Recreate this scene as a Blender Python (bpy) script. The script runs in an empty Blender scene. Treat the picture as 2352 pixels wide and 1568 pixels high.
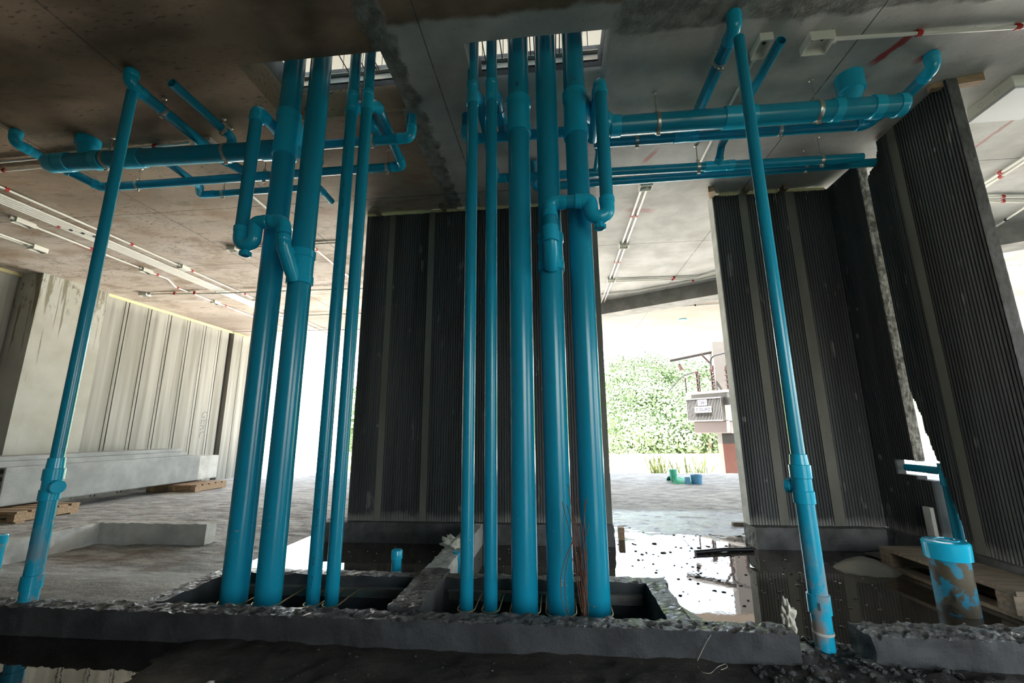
import bpy, math, random
from mathutils import Vector, Matrix, noise
random.seed(7)
PI=math.pi
SC=bpy.context.scene; COL=SC.collection
# ---------------------------------------------------------------- camera
FPX=980.; PT=math.radians(11.93); RL=math.radians(-.48); YW=math.radians(5.66); CAMZ=.68
_F=Vector((-math.sin(YW)*math.cos(PT), math.cos(YW)*math.cos(PT), math.sin(PT)))
_R0=Vector((math.cos(YW),math.sin(YW),0)); _U0=_R0.cross(_F)
_R=math.cos(RL)*_R0+math.sin(RL)*_U0; _U=-math.sin(RL)*_R0+math.cos(RL)*_U0
CAM=Vector((0,0,CAMZ))
def at(px,py,X=None,Y=None,Z=None):
    d=_F+_R*((px-1176)/FPX)-_U*((py-784)/FPX)
    t = X/d.x if X is not None else (Y/d.y if Y is not None else (Z-CAMZ)/d.z)
    return CAM+d*t
cd=bpy.data.cameras.new('camera'); co=bpy.data.objects.new('camera',cd); COL.objects.link(co)
cd.sensor_width=36; cd.lens=36*FPX/2352; cd.clip_end=600; cd.clip_start=.02
M=Matrix((( _R.x,_U.x,-_F.x,CAM.x),(_R.y,_U.y,-_F.y,CAM.y),(_R.z,_U.z,-_F.z,CAM.z),(0,0,0,1)))
co.matrix_world=M; SC.camera=co

# ---------------------------------------------------------------- materials
class NT:
    def __init__(s,name):
        s.m=bpy.data.materials.new(name); s.m.use_nodes=True
        s.t=s.m.node_tree; s.n=s.t.nodes; s.l=s.t.links
        s.b=s.n['Principled BSDF']; s.c=s.n.new('ShaderNodeTexCoord')
        g=s.n.new('ShaderNodeNewGeometry'); s.pos=g.outputs['Position']; s.geo=g
    def lk(s,a,b): s.l.new(a,b)
    def val(s,x,sock):
        if hasattr(x,'links'): s.lk(x,sock)
        else: sock.default_value=x
    def noise(s,scale,detail=4,vec=None,rough=.55,sc=None,dist=0):
        v=vec or s.pos
        if sc:
            mp=s.n.new('ShaderNodeMapping'); mp.inputs['Scale'].default_value=sc; s.lk(v,mp.inputs[0]); v=mp.outputs[0]
        t=s.n.new('ShaderNodeTexNoise'); t.inputs['Scale'].default_value=scale; t.inputs['Detail'].default_value=detail
        t.inputs['Roughness'].default_value=rough; t.inputs['Distortion'].default_value=dist
        s.lk(v,t.inputs['Vector']); return t.outputs['Fac']
    def math(s,op,a,b=0.,c=0.,clamp=False):
        m=s.n.new('ShaderNodeMath'); m.operation=op; m.use_clamp=clamp
        s.val(a,m.inputs[0]); s.val(b,m.inputs[1]); s.val(c,m.inputs[2]); return m.outputs[0]
    def ramp(s,x,a,b,lo=0.,hi=1.,smooth=True):
        r=s.n.new('ShaderNodeMapRange'); r.interpolation_type='SMOOTHSTEP' if smooth else 'LINEAR'
        s.val(x,r.inputs[0]); r.inputs[1].default_value=a; r.inputs[2].default_value=b
        r.inputs[3].default_value=lo; r.inputs[4].default_value=hi; return r.outputs[0]
    def mix(s,f,a,b,mode='MIX'):
        m=s.n.new('ShaderNodeMix'); m.data_type='RGBA'; m.blend_type=mode
        s.val(f,m.inputs[0])
        for x,i in ((a,6),(b,7)):
            if isinstance(x,tuple): m.inputs[i].default_value=(*x,1)
            else: s.lk(x,m.inputs[i])
        return m.outputs[2]
    def xyz(s):
        x=s.n.new('ShaderNodeSeparateXYZ'); s.lk(s.pos,x.inputs[0]); return x.outputs
    def col(s,c):
        if isinstance(c,tuple): s.b.inputs['Base Color'].default_value=(*c,1)
        else: s.lk(c,s.b.inputs['Base Color'])
    def rough(s,r): s.val(r,s.b.inputs['Roughness'])
    def bump(s,h,strength=.5,dist=.01):
        b=s.n.new('ShaderNodeBump'); b.inputs['Strength'].default_value=strength; b.inputs['Distance'].default_value=dist
        s.lk(h,b.inputs['Height']); s.lk(b.outputs[0],s.b.inputs['Normal'])
def simple(name,c,rough=.6,var=.15,scale=12,bump=.0,metal=0,bs=60):
    k=NT(name); n=k.noise(scale,5)
    d=tuple(x*(1-var) for x in c); e=tuple(min(1,x*(1+var)) for x in c)
    k.col(k.mix(n,d,e)); k.rough(rough); k.b.inputs['Metallic'].default_value=metal
    if bump: k.bump(k.noise(bs,6),bump,.006)
    return k.m
MT={}
def pvc(name,c,rough,dirt=0.):
    k=NT(name); n=k.noise(3.5,3,sc=(1,1,.35)); base=k.mix(k.ramp(n,.2,.8),tuple(x*.93 for x in c),tuple(x*1.05 for x in c))
    z=k.xyz()[2]
    sp=k.noise(30,3); m=k.math('MULTIPLY',k.ramp(sp,.66,.70),k.ramp(k.noise(4,2),.45,.6))
    low=k.ramp(z,-.1,.75,1,0)
    m=k.math('MULTIPLY',m,low)
    if dirt:
        big=k.ramp(k.noise(13,5,sc=(1,1,.6)),.52-.06*dirt,.60)
        side=k.ramp(k.noise(2.2,2),.35,.6)
        m2=k.math('MULTIPLY',k.math('MULTIPLY',big,k.ramp(z,-.05,.42,1,0)),dirt)
        m=k.math('MAXIMUM',m,m2)
    base=k.mix(m,base,(.28,.23,.2))
    k.col(base); k.rough(k.math('MULTIPLY_ADD',m,.4,rough))
    k.b.inputs['Specular IOR Level'].default_value=.5
    return k.m
MT['pipe']=pvc('blue_pvc_pipe',(.008,.29,.45),.2)
MT['fit']=pvc('blue_pvc_fitting',(.012,.43,.66),.16)
MT['pipe_dirty']=pvc('blue_pvc_soiled',(.01,.36,.56),.22,1.)
MT['steel']=simple('galvanised_steel',(.62,.6,.55),.32,.2,30,metal=.9)
MT['brass']=simple('yellow_zinc_rod',(.5,.42,.22),.35,.2,30,metal=.8)
MT['ink']=simple('black_ink',(.004,.006,.01),.5)
MT['white_pvc']=simple('white_pvc_conduit',(.78,.77,.72),.35,.06,6)
MT['white_box']=simple('white_plastic_box',(.74,.74,.68),.4,.06,6)
MT['grey_lid']=simple('pale_grey_plastic',(.55,.58,.6),.35,.05,6)
MT['red']=simple('red_plastic',(.45,.012,.012),.45,.15,20)
MT['blackp']=simple('black_plastic',(.01,.01,.012),.35,.2)
MT['foam']=simple('yellow_expanding_foam',(.75,.68,.38),.8,.25,40,.8,bs=80)
MT['rust']=simple('rusty_wire',(.16,.06,.03),.7,.4,60)
MT['cloth']=simple('dirty_white_cloth',(.62,.6,.52),.9,.2,20,.4)
MT['string']=simple('nylon_string',(.5,.48,.4),.6,.1)
MT['sheet']=simple('grey_wet_sheet',(.2,.19,.16),.45,.3,8,.4)
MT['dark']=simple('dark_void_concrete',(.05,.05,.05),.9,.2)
def wood(name,c):
    k=NT(name); n=k.noise(9,6,sc=(1,6,6)); k.col(k.mix(k.ramp(n,.3,.7),tuple(x*.55 for x in c),c)); k.rough(.7); k.bump(n,.4,.004); return k.m
MT['wood']=wood('raw_timber',(.42,.28,.17)); MT['wood2']=wood('weathered_timber',(.26,.2,.14))

def ceil_mat():
    k=NT('ceiling_concrete'); X,Y,Z=k.xyz()
    w1=k.noise(3,5); w2=k.noise(14,5)
    grey=k.mix(k.ramp(w1,.3,.7),(.36,.36,.34),(.52,.53,.51))
    brown=k.mix(k.ramp(k.noise(1.6,6,sc=(1,2,1)),.35,.68),(.13,.095,.06),(.3,.22,.15))
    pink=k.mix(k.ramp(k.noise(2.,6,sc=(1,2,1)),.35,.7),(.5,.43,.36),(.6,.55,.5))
    wob=k.math('MULTIPLY',k.math('SUBTRACT',w2,.5),.10)
    xx=k.math('ADD',X,wob); yy=k.math('ADD',Y,k.math('MULTIPLY',k.math('SUBTRACT',k.noise(5,5),.5),.14))
    left=k.ramp(xx,-.88,-.84,1,0)
    leftc=k.mix(k.ramp(Y,2.3,4.2),brown,pink)
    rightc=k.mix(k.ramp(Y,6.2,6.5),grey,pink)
    c=k.mix(left,rightc,leftc)
    blot=k.math('MULTIPLY',k.ramp(k.noise(2.6,8,sc=(1,1.5,1),rough=.62,dist=.6),.44,.68),k.ramp(Y,6.8,5.0,.35,.7))
    c=k.mix(k.math('MULTIPLY',blot,left),c,(.25,.17,.105))
    fine=k.ramp(k.noise(11,8,sc=(.5,1.5,1),rough=.7),.54,.66); c=k.mix(k.math('MULTIPLY',fine,k.math('MULTIPLY_ADD',left,.35,.12)),c,(.1,.085,.06))
    c=k.mix(k.math('MULTIPLY',k.ramp(Y,6.0,6.9),.75),c,(.17,.13,.105))  # far soffit darkened in the colour to hold down its brightness
    near=k.ramp(yy,1.66,1.70,1,0)
    c=k.mix(near,c,brown)
    # rough cast joints
    j1=k.math('MULTIPLY',k.ramp(xx,-.92,-.88),k.ramp(xx,-.79,-.75,1,0))
    j1=k.math('MULTIPLY',j1,k.ramp(Y,3.5,3.7,1,0))
    j2=k.math('MULTIPLY',k.math('MULTIPLY',k.ramp(yy,1.66,1.69),k.ramp(yy,1.85,1.88,1,0)),k.ramp(xx,.33,.4))
    jj=k.math('MAXIMUM',j1,j2)
    c=k.mix(jj,c,k.mix(k.ramp(w2,.3,.7),(.13,.13,.12),(.28,.29,.27)))
    # grime specks upper left
    gr=k.math('MULTIPLY',k.ramp(k.noise(38,5,sc=(.5,1.6,1)),.57,.68),k.ramp(k.noise(1.3,3),.42,.6))
    gr=k.math('MULTIPLY',gr,k.ramp(X,-.8,-1.4))
    c=k.mix(gr,c,(.05,.045,.03))
    sp=k.ramp(k.noise(70,3),.68,.72); c=k.mix(k.math('MULTIPLY',sp,.6),c,(.08,.07,.06))
    # form seams
    def seam(coord,p,wd=.006): return k.ramp(k.math('ABSOLUTE',k.math('SUBTRACT',coord,p)),wd*.4,wd,1,0)
    s=seam(Y,4.42)
    for v in (3.22,5.62,6.9,8.1): s=k.math('MAXIMUM',s,seam(Y,v))
    for v in (-2.35,-4.75,-3.55): s=k.math('MAXIMUM',s,seam(X,v))
    s=k.math('MAXIMUM',s,seam(X,1.62,.005)); s=k.math('MAXIMUM',s,seam(X,-.62,.004))
    s=k.math('MULTIPLY',s,k.ramp(w2,.3,.5,.4,1))
    c=k.mix(k.math('MULTIPLY',s,.85),c,(.06,.055,.05))
    # red paint marks sprayed on the soffit
    nn=k.noise(18,4)
    def paint(x0,y0,x1,y1,wd,prev,st=.85):
        dx,dy=x1-x0,y1-y0; L=math.hypot(dx,dy); ux,uy=dx/L,dy/L
        a=k.math('ADD',k.math('MULTIPLY',k.math('SUBTRACT',X,x0),ux),k.math('MULTIPLY',k.math('SUBTRACT',Y,y0),uy))
        b=k.math('ADD',k.math('MULTIPLY',k.math('SUBTRACT',X,x0),-uy),k.math('MULTIPLY',k.math('SUBTRACT',Y,y0),ux))
        b=k.math('ABSOLUTE',k.math('ADD',b,k.math('MULTIPLY',k.math('SUBTRACT',nn,.5),wd)))
        m=k.math('MULTIPLY',k.ramp(b,wd*.5,wd,1,0),k.math('MULTIPLY',k.ramp(a,-.04,.03),k.ramp(a,L-.05,L+.05,1,0)))
        return k.mix(k.math('MULTIPLY',m,st),prev,(.33,.015,.015))
    for (a,b2,wd,st) in (((2005,145),(2110,68),.03,.9),((1938,190),(1985,178),.02,.8),((2105,140),(2150,118),.03,.9),((1480,372),(1508,345),.025,.55),((1440,482),(1500,484),.05,.35),((2230,345),(2335,270),.018,.5),((170,560),(240,590),.03,.4),((2010,320),(2030,300),.02,.5)):
        p=at(*a,Z=2.66); q=at(*b2,Z=2.66); c=paint(p.x,p.y,q.x,q.y,wd,c,st)
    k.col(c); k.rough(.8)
    h=k.math('ADD',k.math('MULTIPLY',k.noise(40,8),k.math('MULTIPLY_ADD',jj,3.,.35)),k.math('MULTIPLY',s,-1.2))
    k.bump(h,.5,.008); return k.m
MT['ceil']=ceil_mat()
def conc(name,a,b,rough=.8,bump=.5,scale=6,streak=None):
    k=NT(name); n=k.noise(scale,6,sc=streak); c=k.mix(k.ramp(n,.3,.7),a,b)
    sp=k.ramp(k.noise(90,2),.68,.73); c=k.mix(k.math('MULTIPLY',sp,.5),c,tuple(x*.35 for x in a))
    k.col(c); k.rough(rough)
    if bump: k.bump(k.noise(45,8),bump,.008)
    return k.m
MT['kerb']=conc('kerb_concrete',(.055,.055,.055),(.12,.12,.125),.75,.4)
MT['kerb_light']=conc('pale_render',(.4,.4,.38),(.6,.6,.58),.8,.3)
MT['leftwall']=conc('pale_wall_panel',(.42,.4,.36),(.6,.59,.55),.85,.15,3,(.3,5,.12))
MT['slab']=conc('precast_slab',(.25,.26,.265),(.35,.365,.37),.8,.2,4)
MT['rubble']=conc('broken_concrete_edge',(.16,.15,.13),(.5,.47,.42),.9,1.,24)
def wet_top():
    k=NT('wet_rough_concrete'); X,Y,Z=k.xyz(); n=k.noise(8,6)
    nz=k.n.new('ShaderNodeSeparateXYZ'); k.lk(k.geo.outputs['Normal'],nz.inputs[0])
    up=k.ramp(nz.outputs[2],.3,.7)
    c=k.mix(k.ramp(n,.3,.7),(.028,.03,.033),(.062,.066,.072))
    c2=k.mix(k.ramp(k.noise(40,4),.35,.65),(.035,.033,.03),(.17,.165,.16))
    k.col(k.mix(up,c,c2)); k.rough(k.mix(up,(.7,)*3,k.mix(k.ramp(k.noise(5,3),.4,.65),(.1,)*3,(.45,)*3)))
    v=k.n.new('ShaderNodeTexVoronoi'); v.inputs['Scale'].default_value=75; k.lk(k.pos,v.inputs['Vector'])
    h=k.math('ADD',k.math('MULTIPLY',k.noise(60,7,rough=.7),k.math('MULTIPLY_ADD',up,.9,.25)),k.math('MULTIPLY',v.outputs[0],k.math('MULTIPLY',up,.6)))
    k.bump(h,1.,.022); return k.m
MT['wet']=wet_top()
def left_wall_panel():
    k=NT('wall_panel_light'); X,Y,Z=k.xyz()
    n=k.noise(2.2,5,sc=(1,4,.15)); c=k.mix(k.ramp(n,.3,.7),(.2,.195,.17),(.36,.355,.33))
    top=k.math('MULTIPLY',k.ramp(k.math('ADD',Z,k.math('MULTIPLY',n,.3)),2.58,2.75),.6); c=k.mix(top,c,(.42,.41,.37))
    k.col(c); k.rough(.85); k.bump(k.noise(50,6),.2,.004); return k.m
MT['lpanel']=left_wall_panel()
def column_mat():
    k=NT('column_plaster_stained'); X,Y,Z=k.xyz()
    c=k.mix(k.ramp(k.noise(3,4),.3,.7),(.36,.355,.31),(.43,.43,.4))
    st=k.noise(20,5,sc=(1,1.4,.05),dist=.4); dr=k.ramp(k.math('ADD',st,k.math('MULTIPLY',k.ramp(Z,.9,2.66),.16)),.655,.76)
    c=k.mix(k.math('MULTIPLY',dr,.85),c,(.14,.12,.07))
    bl=k.math('MULTIPLY',k.ramp(k.noise(16,6,sc=(1,1.5,.5)),.55,.64),k.ramp(Z,2.0,2.4)); c=k.mix(bl,c,(.2,.19,.14))
    k.col(c); k.rough(.85); k.bump(k.noise(40,6),.2,.004); return k.m
MT['column']=column_mat()
def rib_mat():
    k=NT('ribbed_panel_dark'); X,Y,Z=k.xyz()
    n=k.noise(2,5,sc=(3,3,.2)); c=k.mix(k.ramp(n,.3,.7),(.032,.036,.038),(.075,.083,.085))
    v=k.n.new('ShaderNodeTexVoronoi'); v.inputs['Scale'].default_value=5.; mp=k.n.new('ShaderNodeMapping'); mp.inputs['Scale'].default_value=(1,1,.7); k.lk(k.pos,mp.inputs[0]); k.lk(mp.outputs[0],v.inputs[0])
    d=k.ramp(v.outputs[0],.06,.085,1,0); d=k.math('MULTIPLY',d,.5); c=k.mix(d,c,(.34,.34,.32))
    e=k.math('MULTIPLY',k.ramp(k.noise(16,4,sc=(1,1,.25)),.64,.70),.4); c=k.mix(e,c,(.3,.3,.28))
    lo=k.ramp(k.math('ADD',Z,k.math('MULTIPLY',k.noise(14,4),.1)),.06,.13,1,0); c=k.mix(lo,c,(.2,.2,.19))
    k.col(c); k.rough(.7); k.bump(k.noise(60,6),.4,.004); return k.m
MT['rib']=rib_mat()
MT['band']=conc('mortar_joint_band',(.12,.12,.1),(.17,.17,.145),.75,.2,5,(1,1,.3))
def floor_mat():
    k=NT('floor_concrete'); X,Y,Z=k.xyz()
    n=k.noise(1.5,6); f=k.noise(9,8,sc=(.5,1.6,1),rough=.65)
    c=k.mix(k.ramp(f,.35,.65),(.2,.195,.185),(.46,.46,.45))
    c=k.mix(k.math('MULTIPLY',k.ramp(n,.5,.7),.35),c,(.17,.14,.11))
    br=k.math('MULTIPLY',k.ramp(k.noise(2.2,4),.5,.62),k.math('MULTIPLY',k.ramp(Y,3.35,3.1),k.ramp(X,-1.9,-2.3)))
    c=k.mix(k.math('MULTIPLY',br,.6),c,(.14,.09,.055))
    sp=k.ramp(k.noise(38,4,sc=(.7,1.3,1)),.62,.68); c=k.mix(k.math('MULTIPLY',sp,.75),c,(.05,.045,.04))
    wet=k.ramp(k.math('ADD',Z,k.math('MULTIPLY',k.math('SUBTRACT',f,.5),.03)),-.146,-.128,1,0)
    wx=k.math('MULTIPLY',wet,k.math('MULTIPLY',k.ramp(X,-2.1,-1.85),k.ramp(Y,5.2,4.6)))
    near=k.math('MULTIPLY',k.ramp(Y,2.5,1.9),.55); wx=k.math('MAXIMUM',wx,near)
    c=k.mix(wx,c,k.mix(.75,c,(.03,.026,.022)))
    k.col(c); k.rough(k.ramp(wx,0,1,.8,.22)); k.bump(k.math('ADD',k.noise(50,8,rough=.65),k.math('MULTIPLY',k.noise(14,6,sc=(.4,1.6,1)),.8)),.7,.012); return k.m
MT['floor']=floor_mat()
def mud():
    k=NT('front_floor_mud'); n=k.noise(6,7,sc=(.8,1.8,1)); c=k.mix(k.ramp(n,.3,.7),(.014,.012,.009),(.05,.042,.03))
    c=k.mix(k.ramp(k.noise(55,4),.62,.7),c,(.12,.1,.08))
    k.col(c); k.rough(.45); k.bump(k.noise(40,8,rough=.7),1.,.02); return k.m
MT['mud']=mud()
def water(name,c,rough,b):
    k=NT(name); k.col(c); k.rough(rough); k.b.inputs['IOR'].default_value=1.33; k.b.inputs['Specular IOR Level'].default_value=1.
    k.bump(k.noise(22,3),b,.002); return k.m
MT['water']=water('brown_puddle_water',(.045,.037,.028),.015,.06)
MT['water2']=water('dark_puddle_water',(.02,.016,.012),.02,.08)
MT['leaf']=simple('tree_leaves',(.09,.14,.06),.6,.5,.8)
MT['leaf2']=simple('pale_tree_leaves',(.13,.18,.09),.6,.4,.8)
MT['fern']=simple('fern_green',(.4,.45,.15),.6,.3,5)
MT['bark']=simple('bark',(.2,.15,.1),.9,.3,8)
MT['grass']=simple('hill_ground',(.09,.13,.04),.9,.4,.3)
MT['yard']=simple('pale_yard_ground',(.66,.62,.56),.9,.15,.6)
MT['pole']=simple('utility_pole_concrete',(.09,.083,.08),.85,.15,6)
MT['polered']=simple('pole_red_paint',(.26,.11,.09),.8,.2,6)
MT['tank']=simple('transformer_grey',(.15,.145,.14),.5,.08,5)
MT['tankpink']=simple('transformer_base_paint',(.15,.115,.11),.5,.08,5)
MT['porc']=simple('brown_porcelain',(.035,.016,.012),.3,.2)
MT['whitewall']=simple('white_house_wall',(.8,.79,.76),.8,.05,2)
MT['roofw']=simple('pale_roof',(.75,.74,.73),.7,.08,2)
MT['rooft']=simple('terracotta_edge',(.5,.18,.12),.7,.2,4)
MT['bluewall']=simple('pale_blue_gable',(.5,.62,.75),.7,.05,2)
MT['glass']=simple('window_glass',(.03,.06,.065),.6,.2,2)
MT['net']=simple('green_mesh_sheet',(.05,.4,.25),.6,.2,10)
MT['bucket']=simple('blue_bucket_plastic',(.06,.22,.4),.4,.3,12)
MT['plate']=simple('white_sign_plate',(.17,.17,.19),.5,.03)
MT['signink']=simple('faded_blue_lettering',(.012,.012,.035),.5,.03)
MT['shard']=simple('blue_pipe_shard',(.02,.2,.36),.3,.2,20)

# ---------------------------------------------------------------- mesh builder
ORG={}
class MB:
    def __init__(s): s.v=[]; s.f=[]; s.sm=[]; s.mi=[]
    def add(s,vs,fs,smooth=False,mi=0):
        o=len(s.v); s.v+= [Vector(v) for v in vs]; s.f+=[tuple(i+o for i in f) for f in fs]; s.sm+=[smooth]*len(fs); s.mi+=[mi]*len(fs); return s
    def box(s,a,b,mi=0,mat=None):
        x0,y0,z0=a; x1,y1,z1=b
        vs=[(x,y,z) for z in (z0,z1) for y in (y0,y1) for x in (x0,x1)]
        if mat is not None: vs=[mat@Vector(v) for v in vs]
        return s.add(vs,[(0,2,3,1),(4,5,7,6),(0,1,5,4),(2,6,7,3),(0,4,6,2),(1,3,7,5)],mi=mi)
    def cbox(s,a,b,ch=.006,mi=0,mat=None):
        # chamfered box: bottom face and rim inset
        x0,y0,z0=a; x1,y1,z1=b; ch=min(ch,(x1-x0)*.3,(y1-y0)*.3,(z1-z0)*.3)
        def ring(z,i): return [(x0+i,y0,z),(x1-i,y0,z),(x1,y0+i,z),(x1,y1-i,z),(x1-i,y1,z),(x0+i,y1,z),(x0,y1-i,z),(x0,y0+i,z)]
        def ins(z): return [(x0+ch*1.0,y0+ch*.6,z),(x1-ch,y0+ch*.6,z),(x1-ch*.6,y0+ch,z),(x1-ch*.6,y1-ch,z),(x1-ch,y1-ch*.6,z),(x0+ch,y1-ch*.6,z),(x0+ch*.6,y1-ch,z),(x0+ch*.6,y0+ch,z)]
        vs=ins(z0)+ring(z0+ch,ch*.6)+ring(z1-ch,ch*.6)+ins(z1)
        if mat is not None: vs=[mat@Vector(v) for v in vs]
        fs=[tuple(range(7,-1,-1)),tuple(range(24,32))]
        for r in range(3):
            for i in range(8):
                j=(i+1)%8; fs.append((r*8+i,r*8+j,r*8+8+j,r*8+8+i))
        return s.add(vs,fs,mi=mi)
    def lathe(s,p,ax,prof,n=28,mi=0,smooth=True,cap0=True,cap1=True):
        ax=Vector(ax).normalized(); p=Vector(p); u=ax.orthogonal().normalized(); w=ax.cross(u)
        ring=lambda t,r:[p+ax*t+(u*math.cos(2*PI*i/n)+w*math.sin(2*PI*i/n))*r for i in range(n)]
        runs=[[prof[0],prof[1]]]
        for k in range(2,len(prof)):
            a0=math.atan2(prof[k-1][1]-prof[k-2][1],prof[k-1][0]-prof[k-2][0]); a1=math.atan2(prof[k][1]-prof[k-1][1],prof[k][0]-prof[k-1][0])
            if abs(a1-a0)>.5: runs.append([prof[k-1],prof[k]])
            else: runs[-1].append(prof[k])
        for run in runs:
            vs=[];fs=[]
            for t,r in run: vs+=ring(t,r)
            for k in range(len(run)-1):
                for i in range(n):
                    j=(i+1)%n; fs.append((k*n+i,k*n+j,(k+1)*n+j,(k+1)*n+i))
            s.add(vs,fs,smooth,mi)
        if cap0: s.add(ring(*prof[0]),[tuple(range(n-1,-1,-1))],False,mi)
        if cap1: s.add(ring(*prof[-1]),[tuple(range(n))],False,mi)
        return s
    def tube(s,pts,r,n=20,mi=0,caps=True,rr=None,hollow=0):
        pts=[Vector(q) for q in pts]; m=len(pts); T=[]
        for i in range(m):
            a=pts[max(0,i-1)]; b=pts[min(m-1,i+1)]; T.append((b-a).normalized())
        u=T[0].orthogonal().normalized(); vs=[];fs=[]
        for i in range(m):
            u=(u-T[i]*u.dot(T[i])).normalized(); w=T[i].cross(u)
            rad=rr[i] if rr else r
            for k in range(n):
                a=2*PI*k/n; vs.append(pts[i]+(u*math.cos(a)+w*math.sin(a))*rad)
        for i in range(m-1):
            for k in range(n):
                j=(k+1)%n; fs.append((i*n+k,i*n+j,(i+1)*n+j,(i+1)*n+k))
        s.add(vs,fs,True,mi)
        for end,flag in ((0,caps if isinstance(caps,bool) else caps[0]),(m-1,caps if isinstance(caps,bool) else caps[1])):
            if flag:
                o=vs[end*n:(end+1)*n]; s.add(o,[tuple(range(n))] if end else [tuple(range(n-1,-1,-1))],False,mi)
            elif hollow:  # open end: wall lip and inner bore
                c=pts[end]; dirn=T[end]*(-1 if end else 1); o=vs[end*n:(end+1)*n]
                inner=[c+(q-c)*((r-hollow)/r) for q in o]; deep=[q+dirn*r*4 for q in inner]
                f=[]
                for k in range(n):
                    j=(k+1)%n; f+=[(k,j,n+j,n+k),(n+k,n+j,2*n+j,2*n+k)]
                f.append(tuple(range(2*n,3*n))); s.add(o+inner+deep,f,False,mi)
        return s
    def ball(s,c,r,n=12,mi=0,sq=(1,1,1),nz=0,seed=0):
        c=Vector(c); vs=[];fs=[]
        for i in range(n+1):
            th=PI*i/n
            for j in range(2*n):
                ph=PI*j/n; d=Vector((math.sin(th)*math.cos(ph),math.sin(th)*math.sin(ph),math.cos(th)))
                k=1+(nz*noise.noise(d*2.3+Vector((seed,seed*1.7,0))) if nz else 0)
                vs.append(c+Vector((d.x*sq[0],d.y*sq[1],d.z*sq[2]))*r*k)
        for i in range(n):
            for j in range(2*n):
                q=(j+1)%(2*n); fs.append((i*2*n+j,(i+1)*2*n+j,(i+1)*2*n+q,i*2*n+q))
        return s.add(vs,fs,True,mi)
    def build(s,name,mats,parent=None,kind=None,label=None):
        if not isinstance(mats,(list,tuple)): mats=[mats]
        org=ORG.get(parent.name,Vector()) if parent else Vector()
        me=bpy.data.meshes.new(name); me.from_pydata([v-org for v in s.v],[],s.f)
        for m in mats: me.materials.append(MT[m] if isinstance(m,str) else m)
        me.polygons.foreach_set('use_smooth',s.sm); me.polygons.foreach_set('material_index',s.mi); me.update()
        o=bpy.data.objects.new(name,me); COL.objects.link(o)
        if parent: o.parent=parent; ORG[o.name]=org
        if kind: o['kind']=kind
        if label: o['label']=label
        return o
def thing(name,label,cat,loc,group=None):
    o=bpy.data.objects.new(name,None); COL.objects.link(o); o.location=loc; o.empty_display_size=.05
    o['label']=label; o['category']=cat
    if group: o['group']=group
    ORG[o.name]=Vector(loc); return o
def tag(o,label,cat,group=None,kind=None):
    o['label']=label; o['category']=cat
    if group: o['group']=group
    if kind: o['kind']=kind
    return o
def fillet(pts,R,k=7):
    pts=[Vector(p) for p in pts]; out=[pts[0]]
    for i in range(1,len(pts)-1):
        a,b,c=pts[i-1],pts[i],pts[i+1]; d1=(a-b); d2=(c-b)
        ang=d1.angle(d2); t=min(R/math.tan(ang/2) if ang<3.1 else 0,d1.length*.48,d2.length*.48)
        p=b+d1.normalized()*t; q=b+d2.normalized()*t
        for j in range(k+1):
            s=j/k; out.append((p*(1-s)+b*s)*(1-s)+(b*(1-s)+q*s)*s)
    out.append(pts[-1]); return out
def plumb(parent,pts,r,R=None,elbows=True,caps=True,hollow=0,mat='pipe',lip=1.14,el=None):
    """pipe along a path with a moulded elbow fitting over every bend"""
    R=R or r*1.6; pts=[Vector(p) for p in pts]
    MB().tube(fillet(pts,R),r,caps=caps,hollow=hollow).build('pipe',mat,parent)
    if elbows:
        for i in range(1,len(pts)-1):
            if el is not None and i not in el: continue
            b=pts[i]; d1=(pts[i-1]-b); d2=(pts[i+1]-b); ang=d1.angle(d2)
            t=R/math.tan(ang/2)+r*1.1; t1=min(t,d1.length*.9); t2=min(t,d2.length*.9)
            d1.normalize(); d2.normalize()
            m=MB().tube(fillet([b+d1*t1,b,b+d2*t2],R),r*1.09)
            for d,tt in ((d1,t1),(d2,t2)):
                s=r*1.0; m.lathe(b+d*(tt-s),d,[(0,r*1.09),(.003,r*lip),(s-.002,r*lip),(s,r*1.02)])
            m.build('elbow_fitting','fit',parent)
def socket(m,p,ax,L,r,lip=1.16):
    m.lathe(Vector(p),ax,[(0,r*1.02),(.003,r*lip),(L-.003,r*lip),(L,r*1.02)])
def clamp(parent,c,ax,r,top=2.66,w=.022):
    """split band clamp with ear, bolt and rod up to the slab"""
    c=Vector(c); ax=Vector(ax).normalized(); m=MB()
    m.lathe(c-ax*w/2,ax,[(0,r*1.01),(0,r*1.06),(w*.3,r*1.09),(w*.7,r*1.09),(w,r*1.06),(w,r*1.01)],cap0=False,cap1=False)
    side=ax.cross(Vector((0,0,1))).normalized()
    for sg in (1,-1):
        q=c+Vector((0,0,sg*(r*1.05+.009)))
        mt=Matrix.Translation(q)@Matrix((( ax.x,side.x,0,0),(ax.y,side.y,0,0),(0,0,1,0),(0,0,0,1)))
        m.box((-w/2,-.004,-.012),(w/2,.004,.012),mat=mt)
        m.lathe(q-side*.014,side,[(0,.005),(.028,.005)],n=8,smooth=False)
    o=m.build('pipe_clamp','steel',parent)
    z0=c.z+r+.015
    if top-z0>.01:
        r_=MB().tube([(c.x,c.y,z0),(c.x,c.y,top+.005)],.004,n=8); r_.lathe((c.x,c.y,top-.012),(0,0,1),[(0,.009),(.004,.013),(.012,.014)],n=12)
        r_.lathe((c.x,c.y,z0),(0,0,1),[(0,.009),(.008,.009)],n=6,smooth=False)
        r_.build('hanger_rod','steel',o)
    return o
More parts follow.
